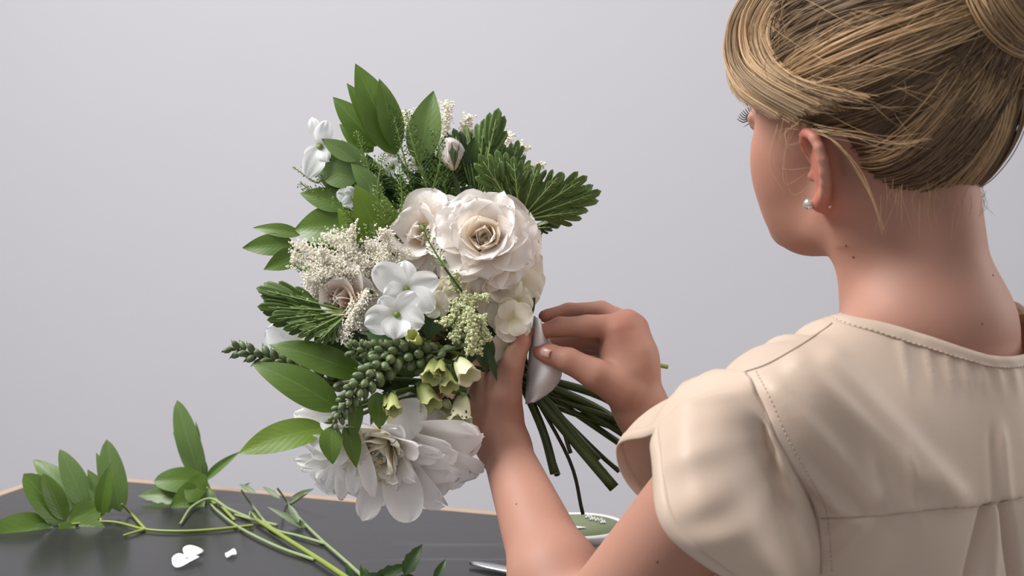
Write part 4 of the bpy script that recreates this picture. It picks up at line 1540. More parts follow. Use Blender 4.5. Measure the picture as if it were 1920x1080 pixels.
sprig('bright green leaves in the middle left between plume and seed sprigs', 'leaf_bright', [
    ((712, 450), (665, 345), 1.41, 1.405, 60, (.2, .1)), ((690, 455), (632, 392), 1.41, 1.41, 50, (.1, .2)), ((735, 460), (715, 360), 1.42, 1.42, 44, (.3, .1))],
    stem_pts(W(712, 450, 1.41), np.array([0, .1, 0])))
sprig('upper of the two long glossy leaves on the lower left', 'leaf', [((682, 706), (503, 646), 1.365, 1.36, 60, (.1, .45), K(a=.62, b=.92, fold=.10, arch=.18, nv=20))],
      stem_pts(W(682, 706, 1.365), np.array([0, .1, 0])))
sprig('lower of the two long glossy leaves on the lower left', 'leaf', [((636, 768), (472, 682), 1.345, 1.345, 70, (.1, .45), K(a=.62, b=.92, fold=.10, arch=.18, nv=20))],
      stem_pts(W(636, 768, 1.345), np.array([0, .1, .2])))
sprig('glossy yellow-green leaf reaching out left above the peony', 'leaf_bright', [((610, 803), (446, 851), 1.335, 1.33, 62, (-.1, .45), K(a=.62, b=.92, fold=.12, arch=.22, nv=20))],
      stem_pts(W(610, 803, 1.335), np.array([0, .1, .2])))
sprig('three small hanging leaves in front of the peony', 'leaf', [
    ((622, 798), (624, 871), 1.318, 1.312, 46, (-.3, .1), K(a=.66, b=1.0)), ((650, 795), (668, 877), 1.322, 1.315, 36, (.3, .1), K(a=.66, b=1.0)), ((706, 735), (712, 806), 1.325, 1.318, 44, (.3, .1), K(a=.66, b=1.0)), ((668, 745), (660, 830), 1.325, 1.32, 30, (.3, 0))],
    stem_pts(W(660, 770, 1.33), np.array([0, .1, .2])))
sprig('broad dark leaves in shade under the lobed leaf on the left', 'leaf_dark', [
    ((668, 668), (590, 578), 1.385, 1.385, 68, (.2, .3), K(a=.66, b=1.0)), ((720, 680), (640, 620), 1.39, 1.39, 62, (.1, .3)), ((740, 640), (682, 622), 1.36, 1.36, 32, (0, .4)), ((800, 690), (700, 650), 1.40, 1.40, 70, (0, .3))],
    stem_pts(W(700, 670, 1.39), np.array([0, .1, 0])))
sprig('green leaf hanging under the pale bells in front of the palm', 'leaf', [((835, 685), (872, 745), 1.37, 1.362, 62, (.1, .2), K(a=.66, b=1.0))], stem_pts(W(835, 685, 1.37), np.array([0, .1, 0])))
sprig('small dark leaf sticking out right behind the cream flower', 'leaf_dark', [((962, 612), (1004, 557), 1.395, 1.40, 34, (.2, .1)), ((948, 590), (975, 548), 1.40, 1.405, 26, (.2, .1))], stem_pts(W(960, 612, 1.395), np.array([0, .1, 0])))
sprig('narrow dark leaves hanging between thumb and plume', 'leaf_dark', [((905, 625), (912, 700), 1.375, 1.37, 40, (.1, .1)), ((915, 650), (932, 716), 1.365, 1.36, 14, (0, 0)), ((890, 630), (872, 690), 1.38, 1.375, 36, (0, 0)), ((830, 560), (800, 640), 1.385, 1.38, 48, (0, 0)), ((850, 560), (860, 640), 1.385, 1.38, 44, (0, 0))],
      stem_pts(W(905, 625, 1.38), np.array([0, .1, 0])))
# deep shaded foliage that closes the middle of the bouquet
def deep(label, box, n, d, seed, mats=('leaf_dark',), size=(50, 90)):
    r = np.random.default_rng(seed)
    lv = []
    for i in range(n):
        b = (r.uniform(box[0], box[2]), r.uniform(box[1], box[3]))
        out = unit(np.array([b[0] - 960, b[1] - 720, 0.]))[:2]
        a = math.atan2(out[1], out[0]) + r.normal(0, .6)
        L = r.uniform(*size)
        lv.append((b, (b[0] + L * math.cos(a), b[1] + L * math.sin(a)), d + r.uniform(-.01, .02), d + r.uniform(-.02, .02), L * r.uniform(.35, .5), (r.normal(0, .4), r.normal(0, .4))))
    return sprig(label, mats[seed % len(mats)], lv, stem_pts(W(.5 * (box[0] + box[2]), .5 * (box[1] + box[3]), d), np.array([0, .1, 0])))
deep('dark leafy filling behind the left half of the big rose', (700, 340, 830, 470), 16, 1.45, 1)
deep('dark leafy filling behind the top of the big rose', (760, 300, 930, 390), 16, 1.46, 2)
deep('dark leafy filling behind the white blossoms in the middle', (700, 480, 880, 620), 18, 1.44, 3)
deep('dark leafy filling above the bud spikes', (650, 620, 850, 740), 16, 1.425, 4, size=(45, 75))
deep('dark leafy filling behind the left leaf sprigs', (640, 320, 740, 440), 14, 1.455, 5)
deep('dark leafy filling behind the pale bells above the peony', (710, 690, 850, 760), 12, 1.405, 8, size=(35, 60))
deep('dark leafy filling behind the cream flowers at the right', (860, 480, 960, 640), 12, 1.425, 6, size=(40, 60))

# --- lobed, toothed leaves
def lobed(label, base, d, lobes, mat='geranium', stem_end=None, tilt=(0, 0), back=False, deep=.30, pleat=.016, web=.80):
    p = W(base[0], base[1], d)
    th = thing('lobed_leaf', label, 'leaf', tuple(p), GRP)
    bx, by = base
    A = np.unwrap([math.atan2(t[1] - by, t[0] - bx) for t, _, _ in lobes])
    o = np.argsort(A)
    A = A[o]
    Lr = np.array([math.hypot(t[0] - bx, t[1] - by) for t, _, _ in lobes])[o]
    Dd = np.array([q[1] for q in lobes])[o]
    hwid = np.array([q[2] for q in lobes])[o] / Lr * .62
    lo, hi = A[0] - hwid[0] * .8, A[-1] + hwid[-1] * .8
    nA_, nR = 46 * len(A) + 1, 12
    th_ = np.linspace(lo, hi, nA_)
    env = np.interp(th_, A, Lr)
    x = np.min(np.abs(th_[:, None] - A[None]) / hwid[None], axis=1)
    prof = 1 - deep * np.clip(x, 0, 1.25) ** 1.7
    near = np.argmin(np.abs(th_[:, None] - A[None]), axis=1)
    rel = (th_ - A[near]) / hwid[near]
    prof = prof * web
    r_ = env * prof
    fall = np.clip(np.minimum((th_ - lo) / (hwid[0] * .8), (hi - th_) / (hwid[-1] * .8)), 0, 1)
    r_ *= .35 + .65 * fall ** .6
    dd = np.interp(th_, A, Dd)
    def place(ang, rad, rmax, ddv, relv, lift=0.0):
        q = rad / max(rmax, 1e-6)
        z = d + ddv * q - .012 * math.sin(PI * min(q, 1) * .8) + pleat * q * min(abs(relv), 1.2) * .55 - lift
        z += tilt[0] * rad * math.cos(ang) / FPX * d - tilt[1] * rad * math.sin(ang) / FPX * d
        return W(bx + rad * math.cos(ang), by + rad * math.sin(ang), z)
    V, UV = [], []
    for j in range(nR):
        s_ = .02 + .98 * j / (nR - 1)
        for i in range(nA_):
            V.append(place(th_[i], r_[i] * s_, env[i], dd[i], rel[i]))
            UV.append((.5 + .22 + .02 * rel[i], s_))
    g, gv = Geo(), Geo()
    g.add(V, grid_faces(nA_, nR), UV)
    for k in range(len(A)):
        for dl, r0_, r1_, wd in ((0, .62, 1.0, .085), (-.42, .58, .94, .075), (.42, .58, .94, .075), (-.85, .52, .80, .070), (.85, .52, .80, .070), (-1.0, .40, .62, .060), (1.0, .40, .62, .060)):
            p0, p1 = place(A[k] + dl * hwid[k] * .55, Lr[k] * r0_, Lr[k], Dd[k], dl * .55), place(A[k] + dl * hwid[k] * 1.12, Lr[k] * r1_, Lr[k], Dd[k], dl * 1.1)
            blade(g, p0, p1, Lr[k] * wd * .5 * d / FPX * 1.25, towards_cam(p0) + rng.normal(0, .25, 3), arch=.05, fold=.2, nu=5, nv=9, a=.45, b=.34)
    for k in range(len(A)):
        P = [place(A[k], Lr[k] * v, Lr[k], Dd[k], 0, .0010) for v in np.linspace(0, .88, 12)]
        tube(gv, P, (.0011, .0003), 5)
        for sd in (-1, 1):
            for v in (.38, .58, .74):
                P = [place(A[k] + sd * hwid[k] * .42 * u * (1 - .25 * v), Lr[k] * (v + .15 * u), Lr[k], Dd[k], .42 * u, .0010) for u in np.linspace(0, 1, 5)]
                tube(gv, P, (.0005, .0002), 4)
    ob = geo_ob('leaf_blade', g, M[mat], th)
    md = ob.modifiers.new('thick', 'SOLIDIFY')
    md.thickness = .0004
    geo_ob('veins', gv, M['vein'], th)
    g = Geo()
    tube(g, cr([p, p + .3 * (TIE - p) + FW * .02, TIE] + ([stem_end] if stem_end is not None else []), 14), (.0020, .0022), 7)
    geo_ob('stem', g, M['stem_lime'] if stem_end is None else M['stem'], th)
    return th
lobed('big lobed leaf with pale veins spreading to the upper right', (975, 412), 1.41, [
    ((897, 288), -.004, 62), ((930, 280), .006, 58), ((962, 292), .0, 56), ((1012, 305), .004, 60), ((1055, 322), .004, 62), ((1102, 330), .006, 62), ((1128, 358), .008, 58), ((1098, 395), .006, 52)], stem_end=W(1160, 884, 1.45), tilt=(.1, -.15))
lobed('upright lobed leaf at the top right of the bouquet', (895, 380), 1.455, [
    ((872, 236), .004, 48), ((908, 222), .0, 48), ((935, 202), -.004, 52), ((942, 262), .004, 40)], tilt=(-.2, .1))
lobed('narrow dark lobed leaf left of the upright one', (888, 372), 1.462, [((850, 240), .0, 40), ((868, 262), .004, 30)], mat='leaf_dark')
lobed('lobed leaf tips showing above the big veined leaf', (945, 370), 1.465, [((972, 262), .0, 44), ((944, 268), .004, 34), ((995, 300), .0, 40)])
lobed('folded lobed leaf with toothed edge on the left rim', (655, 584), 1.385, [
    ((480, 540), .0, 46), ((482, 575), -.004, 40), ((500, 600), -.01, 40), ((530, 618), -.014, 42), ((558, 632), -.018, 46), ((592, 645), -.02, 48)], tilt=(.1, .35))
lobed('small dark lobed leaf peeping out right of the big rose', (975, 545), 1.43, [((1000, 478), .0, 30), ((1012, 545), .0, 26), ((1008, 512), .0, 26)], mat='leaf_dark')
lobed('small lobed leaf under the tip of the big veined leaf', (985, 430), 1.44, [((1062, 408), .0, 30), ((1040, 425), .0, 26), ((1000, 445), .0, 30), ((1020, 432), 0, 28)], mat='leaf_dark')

# --- seed sprigs with tiny pods
def pods(label, lines, mat, seed, size=3.2, d_to=None):
    r = np.random.default_rng(seed)
    l0 = lines[0]
    p = W(l0[0][0], l0[0][1], l0[2])
    th = thing('seed_sprig', label, 'leaves', tuple(p), GRP)
    for (b, t_, d0, d1, spread) in lines:
        a, e = W(b[0], b[1], d0), W(t_[0], t_[1], d1)
        bend = r.normal(0, .006, 3)
        C = cr([a, .5 * (a + e) + bend, e], 30)
        ax = unit(e - a)
        F2 = frame(ax)
        g, gs = Geo(), Geo()
        tube(gs, C, (.0010, .0005), 5)
        n = int(np.linalg.norm(np.subtract(b, t_)) * .75)
        for k in range(n):
            tt = (k + r.uniform(0, 1)) / n
            c = C[min(29, int(tt * 29))]
            an = k * 2.4 + r.normal(0, .3)
            rad = spread * .5 * d0 / FPX * (1 - .65 * tt) * r.uniform(.6, 1.1)
            dirv = F2 @ np.array([math.cos(an), math.sin(an), .7])
            q = c + dirv * rad
            s = size * d0 / FPX * r.uniform(.7, 1.2) * (1 - .3 * tt)
            tube(gs, [c, q], .00025, 3, False)
            F3 = frame(r.normal(size=3))
            o6 = np.array([[1, 0, 0], [0, .8, .1], [-1, 0, 0], [0, -.8, .1], [0, 0, .3], [0, 0, -.3]]) * s
            g.add(q + o6 @ F3.T, [(0, 1, 4), (1, 2, 4), (2, 3, 4), (3, 0, 4), (1, 0, 5), (2, 1, 5), (3, 2, 5), (0, 3, 5)])
        o = geo_ob('seed_pods', g, M[mat], th, smooth=False)
        o['kind'] = 'stuff'
        geo_ob('twig', gs, M['pod'], th)
    g = Geo()
    tube(g, cr([p, .6 * p + .4 * TIE + FW * .02, TIE], 10), .0012, 5)
    geo_ob('stem', g, M['stem'], th)
    return th
pods('bushy seed sprig at the top beside the upright leaf', [((800, 350), (762, 210), 1.435, 1.445, 52), ((810, 360), (812, 245), 1.435, 1.44, 46), ((770, 345), (725, 170), 1.44, 1.46, 30), ((830, 350), (842, 290), 1.44, 1.45, 40)], 'pod_dark', 61, 3.4)
pods('light green seed sprig standing in front of the left leaves', [((722, 420), (720, 285), 1.40, 1.395, 36), ((715, 400), (668, 245), 1.425, 1.43, 40), ((740, 420), (748, 310), 1.42, 1.42, 40)], 'pod', 62, 3.0)
pods('seed sprig crossing the bright leaves above the plume', [((705, 440), (622, 372), 1.395, 1.39, 40), ((700, 450), (650, 420), 1.395, 1.39, 34)], 'pod', 63, 3.0)
pods('small seed sprig at the left rim below the edge-on blossom', [((640, 350), (562, 342), 1.44, 1.445, 40), ((630, 345), (566, 310), 1.44, 1.445, 24), ((610, 330), (548, 312), 1.445, 1.45, 10)], 'pod', 64, 2.8)
pods('seed sprig lying across the left edge of the big rose', [((834, 502), (794, 420), 1.335, 1.335, 34)], 'pod', 65, 3.4)
pods('dark fine-leaved sprig filling the space above the big rose', [((800, 390), (700, 300), 1.445, 1.45, 60), ((840, 390), (790, 290), 1.445, 1.45, 60), ((870, 390), (868, 300), 1.445, 1.45, 54), ((770, 420), (730, 330), 1.44, 1.445, 60)], 'pod_dark', 66, 4.2)
pods('green seed tips left of the peach-hearted rose', [((610, 545), (548, 545), 1.41, 1.41, 26), ((580, 500), (552, 495), 1.38, 1.38, 20)], 'pod', 67, 3.4)

# --- bud spikes with bells
def bud_spike(label, line, d, n, r0, r1, width, seed, bells=(), cat='flower', pointy=1.55):
    r = np.random.default_rng(seed)
    pts = [W(x, y, d + dd) for x, y, dd in line]
    C = cr(pts, 40)
    th = thing('foxglove_spike', label, cat, tuple(C[0]), GRP)
    g = Geo()
    tube(g, C, (.0030, .0010), 7)
    geo_ob('flower_stalk', g, M['bud'], th)
    for k in range(n):
        tt = (k + .5) / n
        i = min(38, int(tt * 39))
        c, ax = C[i], unit(C[i + 1] - C[i])
        F2 = frame(ax)
        an = k * 2.39996 + r.normal(0, .2)
        rr = r0 + (r1 - r0) * tt
        dv = F2 @ np.array([math.cos(an), math.sin(an), .45])
        q = c + dv * width * .5 * d / FPX * (1 - .55 * tt)
        g = Geo()
        ball(g, q, (rr * d / FPX, rr * d / FPX, rr * pointy * d / FPX), 9, 7, unit(dv + .5 * ax))
        tube(g, [c, q], .0007, 4, False)
        blade(g, c, q + dv * rr * 1.9 * d / FPX + ax * rr * .8 * d / FPX, rr * .55 * d / FPX, np.cross(dv, ax) + ax, nu=3, nv=6)
        geo_ob('bud', g, M['bud'], th)
    for (b, m, R0, dd, mat) in bells:
        bell(th, b, m, R0, d + dd, mat, r)
    g = Geo()
    tube(g, cr([C[0], .5 * (C[0] + TIE) + FW * .01, TIE], 10), (.0030, .0032), 7)
    geo_ob('stem', g, M['stem'], th)
    return th
def bell(th, b, m, R0, d, mat, r, specks=False):
    """tubular flower from its calyx b to its open mouth m"""
    a, e = W(b[0], b[1], d), W(m[0], m[1], d - .016)
    ax = unit(e - a)
    F2 = frame(ax)
    L = np.linalg.norm(e - a)
    R_ = R0 * d / FPX
    prof = [(0, .25), (.06, .48), (.2, .66), (.45, .84), (.7, .95), (.88, 1.0), (.96, 1.10), (1.0, 1.22), (.985, 1.16), (.93, .95), (.7, .86), (.4, .72), (.15, .45)]
    n = 16
    V, UV = [], []
    for (t_, q) in prof:
        for i in range(n):
            an = 2 * PI * i / n
            lip = 1 + (.10 * math.sin(an * 5) if t_ > .9 else 0)
            V.append(a + F2 @ np.array([math.cos(an) * R_ * q * lip, math.sin(an) * R_ * q * lip, L * t_ + (.10 * L * math.cos(an * 5 + 1) if t_ > .94 else 0)]))
            UV.append((i / n, t_))
    g = Geo()
    g.add(V, grid_faces(n, len(prof), True), UV)
    o = geo_ob('bell', g, M[mat], th)
    g = Geo()
    for i in range(5):
        an = 2 * PI * i / 5
        q = F2 @ np.array([math.cos(an), math.sin(an), 0])
        blade(g, a - ax * .002, a + q * R_ * .95 + ax * L * .28, R_ * .42, q, nu=5, nv=7)
    geo_ob('calyx', g, M['bud'], o)
    if specks:
        g = Geo()
        for i in range(16):
            an, t_ = r.uniform(0, 6.28), r.uniform(.72, 1.0)
            ball(g, a + F2 @ np.array([math.cos(an) * R_ * .98, math.sin(an) * R_ * .98, L * t_]), .0011 * r.uniform(.6, 1.3), 5, 4)
        oo = geo_ob('specks', g, M['speck'], o)
        oo['kind'] = 'stuff'
    return o
bud_spike('knobbly green bud spike lying level in the lower middle', [(805, 672, .02), (755, 664, .005), (700, 660, .0), (652, 652, -.003)], 1.345, 52, 10.5, 4.5, 48, 71,
          bells=[((790, 645), (772, 628), 11, .0, 'bell_lime')])
bud_spike('green bud spike hanging down in front of the peony', [(735, 672, .02), (694, 706, .0), (655, 748, -.008), (622, 800, -.01)], 1.325, 50, 10, 4.5, 44, 72,
          bells=[((735, 735), (738, 772), 13, .0, 'bell_lime'), ((722, 740), (728, 765), 9, .005, 'bell_lime')])
bud_spike('dark pointed bud spike reaching out at the left rim', [(640, 720, .03), (560, 700, .012), (500, 672, .003), (428, 650, .0)], 1.39, 40, 11, 6, 40, 73, pointy=1.7)
fx = bud_spike('foxglove stalk with pale open bells in front of the palm', [(905, 640, .03), (860, 650, .0), (815, 660, -.003), (780, 655, .0)], 1.36, 10, 9, 6, 30, 74, bells=[
    ((858, 672), (880, 708), 20, -.012, 'bell'), ((826, 685), (842, 728), 16, -.01, 'bell_lime'), ((818, 672), (808, 710), 17, -.012, 'bell_lime'), ((788, 715), (808, 762), 19, -.005, 'bell_lime'), ((828, 675), (824, 702), 11, -.016, 'bell_lime')])
bell(fx, (868, 738), (862, 792), 20, 1.355, 'bell', rng, True)
bell(fx, (838, 750), (832, 775), 14, 1.37, 'bell', rng)
# --- rosebud at the top
p = W(848, 318, 1.45)
flower('rosebud', 'closed white rosebud with green sepals between the top leaves', 'rosebud', p, unit(np.array([-.1, -.25, 1])), [
    dict(n=3, mat='rose', L=.030, Wd=.012, a0=.28, a1=-.75, curl=.1, cup=1.0, ruf=.03, r0=.003, base=.5),
    dict(n=4, mat='rose', L=.027, Wd=.012, a0=.42, a1=-.85, curl=.2, cup=.9, ruf=.03, r0=.004, base=.5),
    dict(n=5, mat='bud', name='sepal', L=.022, Wd=.0055, a0=.55, a1=-.75, curl=.2, cup=.6, ruf=.03, r0=.004, tipk=.4, base=.8)], seed=91, stem=stem_pts(p, np.array([0, .1, 0])))
# --- stems that belong to the leafy greens: cut ends below the hands
def cut_stem(label, end, d, w, tw=None, mat='stem', mid=None):
    g = Geo()
    P = [TIE + np.array([*rng.normal(0, .004, 2), rng.normal(0, .004)]) + unit(TIE - W(*end, d)) * .03]
    if mid:
        P.append(W(*mid))
    P.append(W(end[0], end[1], d))
    wm = .5 * w * d / FPX
    tube(g, cr(P, 14), (wm, wm, wm * 1.05), 10)
    o = geo_ob('cut_stem', g, M[mat], None)
    tag(o, label, 'stem', GRP)
    return o
cut_stem('thick cut green stem ending lowest below the hands', (1152, 915), 1.40, 20)
cut_stem('cut green stem hanging nearest the left forearm', (1040, 888), 1.42, 17, mid=(1015, 800, 1.43))
cut_stem('long thin dark stem reaching down to the green lid', (1093, 964), 1.44, 7, mat='twig', mid=(1062, 850, 1.43))
cut_stem('thin dark stem between the two thick cut stems', (1136, 884), 1.44, 6, mat='twig')
cut_stem('cut stem whose end stops short above the lowest one', (1122, 862), 1.43, 14)
cut_stem('stem slanting to the cream sleeve, uppermost of the bundle', (1210, 800), 1.46, 16, mid=(1120, 740, 1.45))
cut_stem('stem slanting to the cream sleeve, second in the bundle', (1200, 818), 1.45, 15, mid=(1100, 755, 1.44))
cut_stem('stem slanting to the cream sleeve, third in the bundle', (1182, 822), 1.44, 13, mid=(1080, 760, 1.44))
cut_stem('thin stem tip passing in front of the cream sleeve opening', (1176, 892), 1.44, 5, mid=(1120, 845, 1.44))
cut_stem('brown stem crossing the bundle close to the palm', (1070, 850), 1.41, 8, mat='twig', mid=(1040, 770, 1.415))
cut_stem('stem stub sticking out level to the right behind the hand', (1252, 688), 1.475, 8, mat='stem_lime', mid=(1120, 668, 1.46))
# --- white wrapping held by the finger tips
g = Geo()
V, UV = [], []
cols = [((1003, 592), (1012, 600), 1.412), ((996, 640), (1030, 640), 1.408), ((991, 690), (1052, 690), 1.405), ((988, 730), (1040, 725), 1.406), ((987, 758), (1004, 752), 1.410)]
Lc = cr([(a[0], a[1], d) for a, b, d in cols], 16)
Rc = cr([(b[0], b[1], d) for a, b, d in cols], 16)
for j in range(16):
    for u in np.linspace(0, 1, 12):
        q = Lc[j] * (1 - u) + Rc[j] * u
        V.append(W(q[0], q[1], q[2] - .020 * math.sin(PI * u) + .003 * math.sin(j * .9 + u * 5)))
        UV.append((u, j / 15))
g.add(V, grid_faces(12, 16), UV)
o = geo_ob('wrapping', g, M['wrap'], None)
md = o.modifiers.new('thick', 'SOLIDIFY')
md.thickness = .0012
tag(o, 'white wrapping round the stems held between finger tips and thumb', 'wrapping')

# ------------------------------------------------------------------ things lying on the table
TG = 'trimmings on the slate table'
def tw(px, py, h=0.0):
    """point above the table top whose foot lies h below it; seen at (px, py)"""
    r = W(px, py, 1.0) - CAMP
    return CAMP + r * ((TZ + h - CAMZ) / r[2])
def dist(px, py, h=0.0):
    return float((tw(px, py, h) - CAMP) @ FW)
def tsprig(label, mat, leaves, stems, mats='stem_lime', rad=(.0020, .0014)):
    p = tw(*stems[0][0][:2], .004) if len(stems[0][0]) == 2 else W(*stems[0][0])
    th = thing('leaf_sprig', label, 'leaves', (float(p[0]), float(p[1]), TZ), TG)
    for lf in leaves:
        g = Geo()
        for q in (lf if isinstance(lf, list) else [lf]):
            leaf_px(g, q[0], q[1], q[2], q[3], q[4], q[5] if len(q) > 5 else (0, 0), **(q[6] if len(q) > 6 else {}))
        geo_ob('leaf', g, M[mat if len(q) < 8 else q[7]], th)
    for s in stems:
        g = Geo()
        P = [tw(q[0], q[1], .003) if len(q) == 2 else W(*q) for q in s]
        tube(g, cr(P, 8 * len(P)), rad, 7)
        geo_ob('stem', g, M[mats], th)
    return th
D1 = dist(130, 985)
tsprig('sprig of pointed pale-backed leaves lying at the left end of the slate table', 'leaf_soft', [
    [((122, 982), (44, 888), D1, D1 - .005, 62, (.3, .2), K(a=.55, b=.7), 'leaf'), ((120, 975), (80, 888), D1, D1, 40, (.3, .2), K(a=.55, b=.75), 'leaf')],
    [((162, 955), (62, 862), D1 + .03, D1 + .05, 50, (.2, .2), K(a=.5, b=.8)), ((162, 955), (112, 842), D1 + .03, D1 + .04, 46, (.2, .2), K(a=.5, b=.75))],
    [((226, 960), (200, 824), D1 + .04, D1 + .05, 50, (-.2, .1), K(a=.55, b=.7)), ((222, 958), (180, 848), D1 + .045, D1 + .055, 34, (.2, .1)), ((205, 962), (164, 880), D1 + .04, D1 + .045, 38, (.2, .1))],
    ((190, 968), (208, 868), D1 + .02, D1 + .02, 34, (-.4, .1), {}, 'leaf'),
    ((92, 985), (-40, 1025), D1 - .01, D1 - .05, 74, (-.1, .5), K(a=.45, b=.6), 'leaf'),
    ((100, 985), (28, 1030), D1 - .01, D1 - .03, 36, (0, .4)),
    ((128, 985), (205, 998), D1, D1 - .01, 46, (0, .4), {}, 'leaf'),
    ((130, 980), (196, 946), D1, D1 + .03, 50, (0, .3), {}, 'leaf'),
    ((110, 985), (70, 960), D1 + .01, D1 + .02, 50, (0, .3)),
    ((140, 985), (110, 1012), D1 - .01, D1 - .02, 40, (0, .4), {}, 'leaf')],
    [[(475, 985), (400, 993), (330, 996), (270, 992), (205, 978), (110, 985)], [(272, 992), (245, 962), (228, 945, D1 + .03)], [(272, 992), (232, 1004)], [(190, 976), (172, 955), (160, 940, D1 + .04)]])
D2 = dist(380, 940)
tsprig('tall leaf sprig propped up on the slate table left of the peony', 'leaf_soft', [
    [((378, 905), (332, 750), D2 + .01, D2 + .02, 46, (-.2, .1), K(a=.5, b=.65)), ((372, 880), (324, 810), D2 + .012, D2 + .02, 24, (.2, .1)), ((374, 840), (367, 789), D2 + .012, D2 + .012, 8, (.2, .1)), ((384, 895), (382, 858), D2 + .01, D2 + .01, 12, (.2, .1))],
    ((388, 905), (288, 903), D2, D2 - .01, 52, (.1, .5), K(a=.5, b=.6), 'leaf'),
    ((362, 930), (258, 930), D2 - .01, D2, 38, (.1, .4), K(teeth=5, ta=.3)),
    ((385, 935), (318, 950), D2 - .02, D2 - .03, 70, (.1, .3), {}, 'leaf'),
    ((330, 962), (236, 968), D2 - .03, D2 - .03, 34, (.1, .5), {}, 'leaf'),
    ((385, 925), (345, 905), D2 - .02, D2 - .02, 60, (.1, .2), {}, 'leaf'),
    ((385, 900), (452, 846), D2, D2 - .02, 18, (-.2, .3), K(fold=.5)),
    ((392, 915), (378, 960), D2, D2 - .01, 40, (-.2, .3))],
    [[(440, 975), (412, 945), (398, 925, D2), (386, 900, D2)], [(405, 945), (380, 930)]])
D3 = dist(560, 990)
g0 = tsprig('pale grey-green forked twig lying across the slate table below the peony', 'leaf_grey', [
    ((480, 925), (448, 908), D3 + .03, D3 + .05, 10, (0, .3)), ((525, 935), (492, 912), D3 + .03, D3 + .05, 10, (0, .3)), ((545, 935), (590, 916), D3 + .03, D3 + .05, 10, (0, .3)),
    ((600, 1005), (500, 950), D3, D3 + .02, 14, (0, .3)), ((560, 980), (540, 945), D3, D3 + .02, 12, (.2, .2)), ((455, 915), (470, 905), D3 + .05, D3 + .05, 6, (0, .3)), ((640, 1035), (560, 1000), D3 - .02, D3, 12, (0, .3)),
    ((650, 1078), (575, 1074), D3 - .06, D3 - .07, 24, (0, .5))],
    [[(690, 1090), (640, 1045), (600, 1010), (560, 970), (538, 940), (520, 915, D3 + .04)], [(612, 1020), (560, 1005), (510, 990), (475, 950), (452, 918, D3 + .05)], [(545, 945), (575, 925, D3 + .03)],
     [(590, 1050), (520, 1025), (450, 990), (410, 960), (395, 945)], [(470, 972), (430, 955), (395, 935, D2 - .03), (360, 950, D2 - .05), (338, 982)], [(520, 985), (478, 975), (440, 965)]], 'stem_pale', (.0021, .0013))
o = Geo()
tube(o, cr([tw(660, 1090, .005), tw(600, 1050, .005), tw(540, 1012, .005), tw(482, 975, .005)], 24), (.0030, .0024), 8)
tube(o, cr([tw(484, 977, .005), tw(470, 960, .008), tw(468, 968, .012)], 8), (.0016, .0008), 6)
o = geo_ob('cut_stem', o, M['stem_lime'], None)
tag(o, 'thick lime green stalk lying diagonally on the slate table', 'stem', TG)
D4 = dist(740, 1090)
tsprig('dark serrated leaf sprig at the bottom edge in front of the slate table', 'leaf_dark', [
    ((758, 1078), (792, 1020), D4, D4 + .01, 30, (-.2, .1), K(teeth=4, ta=.25)), ((815, 1092), (836, 1048), D4, D4 + .01, 18, (-.2, .1)), ((700, 1090), (765, 1058), D4, D4 + .01, 26, (0, .3), K(teeth=4, ta=.3)),
    ((690, 1095), (676, 1058), D4, D4 + .01, 18, (.2, .1)), ((660, 1095), (648, 1054), D4, D4 + .01, 14, (.2, .1)), ((720, 1100), (690, 1074), D4, D4, 30, (0, .2)), ((780, 1100), (745, 1080), D4, D4, 30, (0, .2))],
    [[(640, 1110), (700, 1098), (760, 1085), (815, 1095)]], 'stem', (.0018, .0014))
# fallen petals
def fallen(label, outline, seed):
    r = np.random.default_rng(seed)
    P = np.array([tw(x, y, .0015) for x, y in outline])
    P = cr(P, 36, True)
    c = P.mean(0)
    hs = min(1, np.linalg.norm(P - c, axis=1).max() / .022) ** 1.5
    V, f = [], []
    for k, s in enumerate((1.0, .8, .55, .3, .08)):
        for i, q in enumerate(P):
            h = hs * (.003 * math.sin(i * .5 + seed) * s + .004 * s * s)
            V.append(c + (q - c) * s + np.array([0, 0, max(.0008, h)]))
    n = len(P)
    for k in range(4):
        for i in range(n):
            f.append((k * n + i, k * n + (i + 1) % n, (k + 1) * n + (i + 1) % n, (k + 1) * n + i))
    g = Geo()
    g.add(V, f, [(.5, .9)] * len(V))
    o = geo_ob('fallen_petal', g, M['white'], None)
    md = o.modifiers.new('thick', 'SOLIDIFY')
    md.thickness = .0006
    return tag(o, label, 'petal', 'fallen petals on the slate table')
fallen('large two-lobed white petal fallen on the slate table', [(322, 1058), (336, 1046), (348, 1042), (343, 1036), (360, 1034), (382, 1037), (366, 1044), (374, 1056), (350, 1066), (330, 1066)], 1)
fallen('tiny oval white petal fallen on the slate table', [(422, 1043), (430, 1035), (440, 1035), (444, 1040), (436, 1046), (426, 1047)], 2)
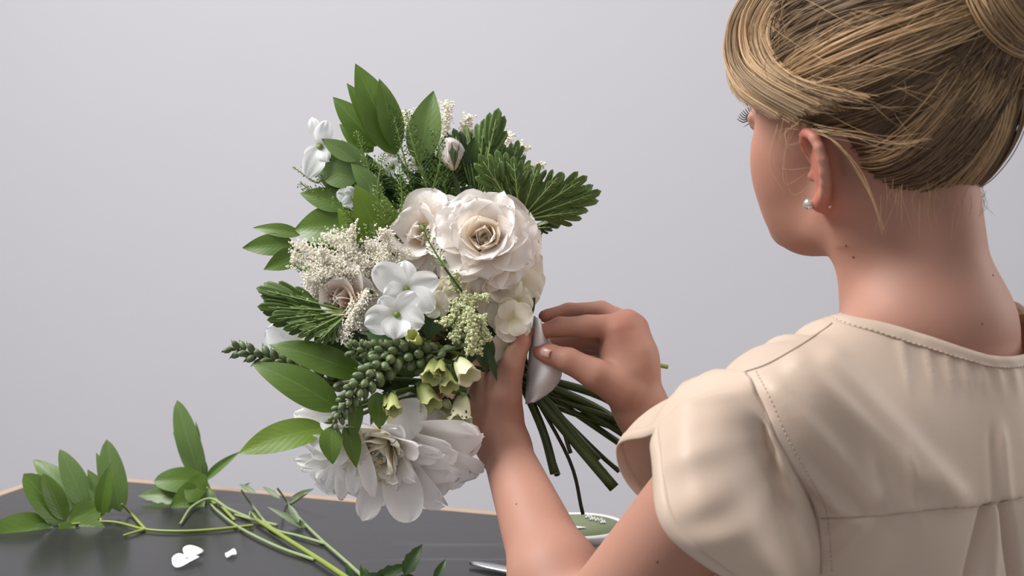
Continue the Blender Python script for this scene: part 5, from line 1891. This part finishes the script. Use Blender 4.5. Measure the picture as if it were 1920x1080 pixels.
# knife
kp, kq = tw(880, 1052, .006), tw(985, 1072, .006)
kd = unit(kq - kp)
ks = np.array([-kd[1], kd[0], 0])
kn = thing('knife', 'shiny steel knife tip lying on the slate table beside the left forearm', 'knife', (float(kp[0]), float(kp[1]), TZ))
g = Geo()
L = .085
V = []
for v in np.linspace(0, 1, 14):
    w = .0075 * min(1, (v * 3.2) ** .6) + .0004
    c = kp + kd * L * v
    c = np.array([c[0], c[1], TZ + .0035])
    for a, h in ((-w, 0), (-w * .3, .0022), (w * .8, .0026), (w, .0), (w * .8, -.0014), (-w * .3, -.0014)):
        V.append(c + ks * a + np.array([0, 0, h]))
g.add(V, grid_faces(6, 14, True) + [tuple(range(6))[::-1], tuple(range(78, 84))])
geo_ob('blade', g, M['steel'], kn)
g = Geo()
hp = kp + kd * L
hp[2] = TZ + .0075
tube(g, [hp, hp + kd * .03, hp + kd * .09, hp + kd * .10], (.006, .0075, .007, .004), 12)
geo_ob('handle', g, M['black'], kn)
# white tub with its green lid
tc = W(1085, 985, 1.56)
tub = thing('tub', 'round white tub with sage green lid standing behind the forearms', 'tub', (float(tc[0]), float(tc[1]), TZ))
def lathe(name, prof, mat, parent, n=48):
    V = []
    for r_, z in prof:
        for i in range(n):
            a = 2 * PI * i / n
            V.append((tc[0] + r_ * math.cos(a), tc[1] + r_ * math.sin(a), z))
    f = grid_faces(n, len(prof), True) + [tuple(range(n))[::-1], tuple(range((len(prof) - 1) * n, len(prof) * n))]
    return mesh_ob(name, V, f, None, mat, parent)
zt = float(tc[2])
lathe('tub_body', [(.044, TZ), (.047, TZ + .003), (.050, zt - .010), (.0505, zt - .006), (.049, zt - .005)], M['tub'], tub)
lathe('lid_rim', [(.0515, zt - .009), (.0535, zt - .007), (.0535, zt - .001), (.0525, zt + .0008), (.047, zt + .001), (.0455, zt - .001)], M['tub'], tub)
lathe('lid_disc', [(.0465, zt - .0015), (.0465, zt + .0002), (.010, zt + .0003)], M['lid'], tub)
g = Geo()
tri = [W(1046, 975, 1.56), W(1101, 996, 1.545), W(1068, 1001, 1.54), W(1040, 992, 1.55)]
V = []
for q in tri:
    V.append((q[0], q[1], zt + .0012))
for q in tri:
    V.append((q[0], q[1], zt + .0020))
g.add(V, [(3, 2, 1, 0), (4, 5, 6, 7), (0, 1, 5, 4), (1, 2, 6, 5), (2, 3, 7, 6), (3, 0, 4, 7)])
o = geo_ob('paper_label', g, M['paper'], tub, smooth=False)
o['label'] = 'white pointed paper label on the lid'
g = Geo()
for px0, py0, L in ((1098, 968, 14), (1106, 972, 12), (1116, 974, 16), (1126, 978, 10)):
    pts = []
    for i in range(12):
        r_ = W(px0 + L * i / 11, py0 + 3.5 * math.sin(i * 1.4), 1.0) - CAMP
        pts.append(CAMP + r_ * ((zt + .001 - CAMZ) / r_[2]))
    tube(g, pts, .0006, 4)
geo_ob('lid_scribble', g, M['tub'], tub)
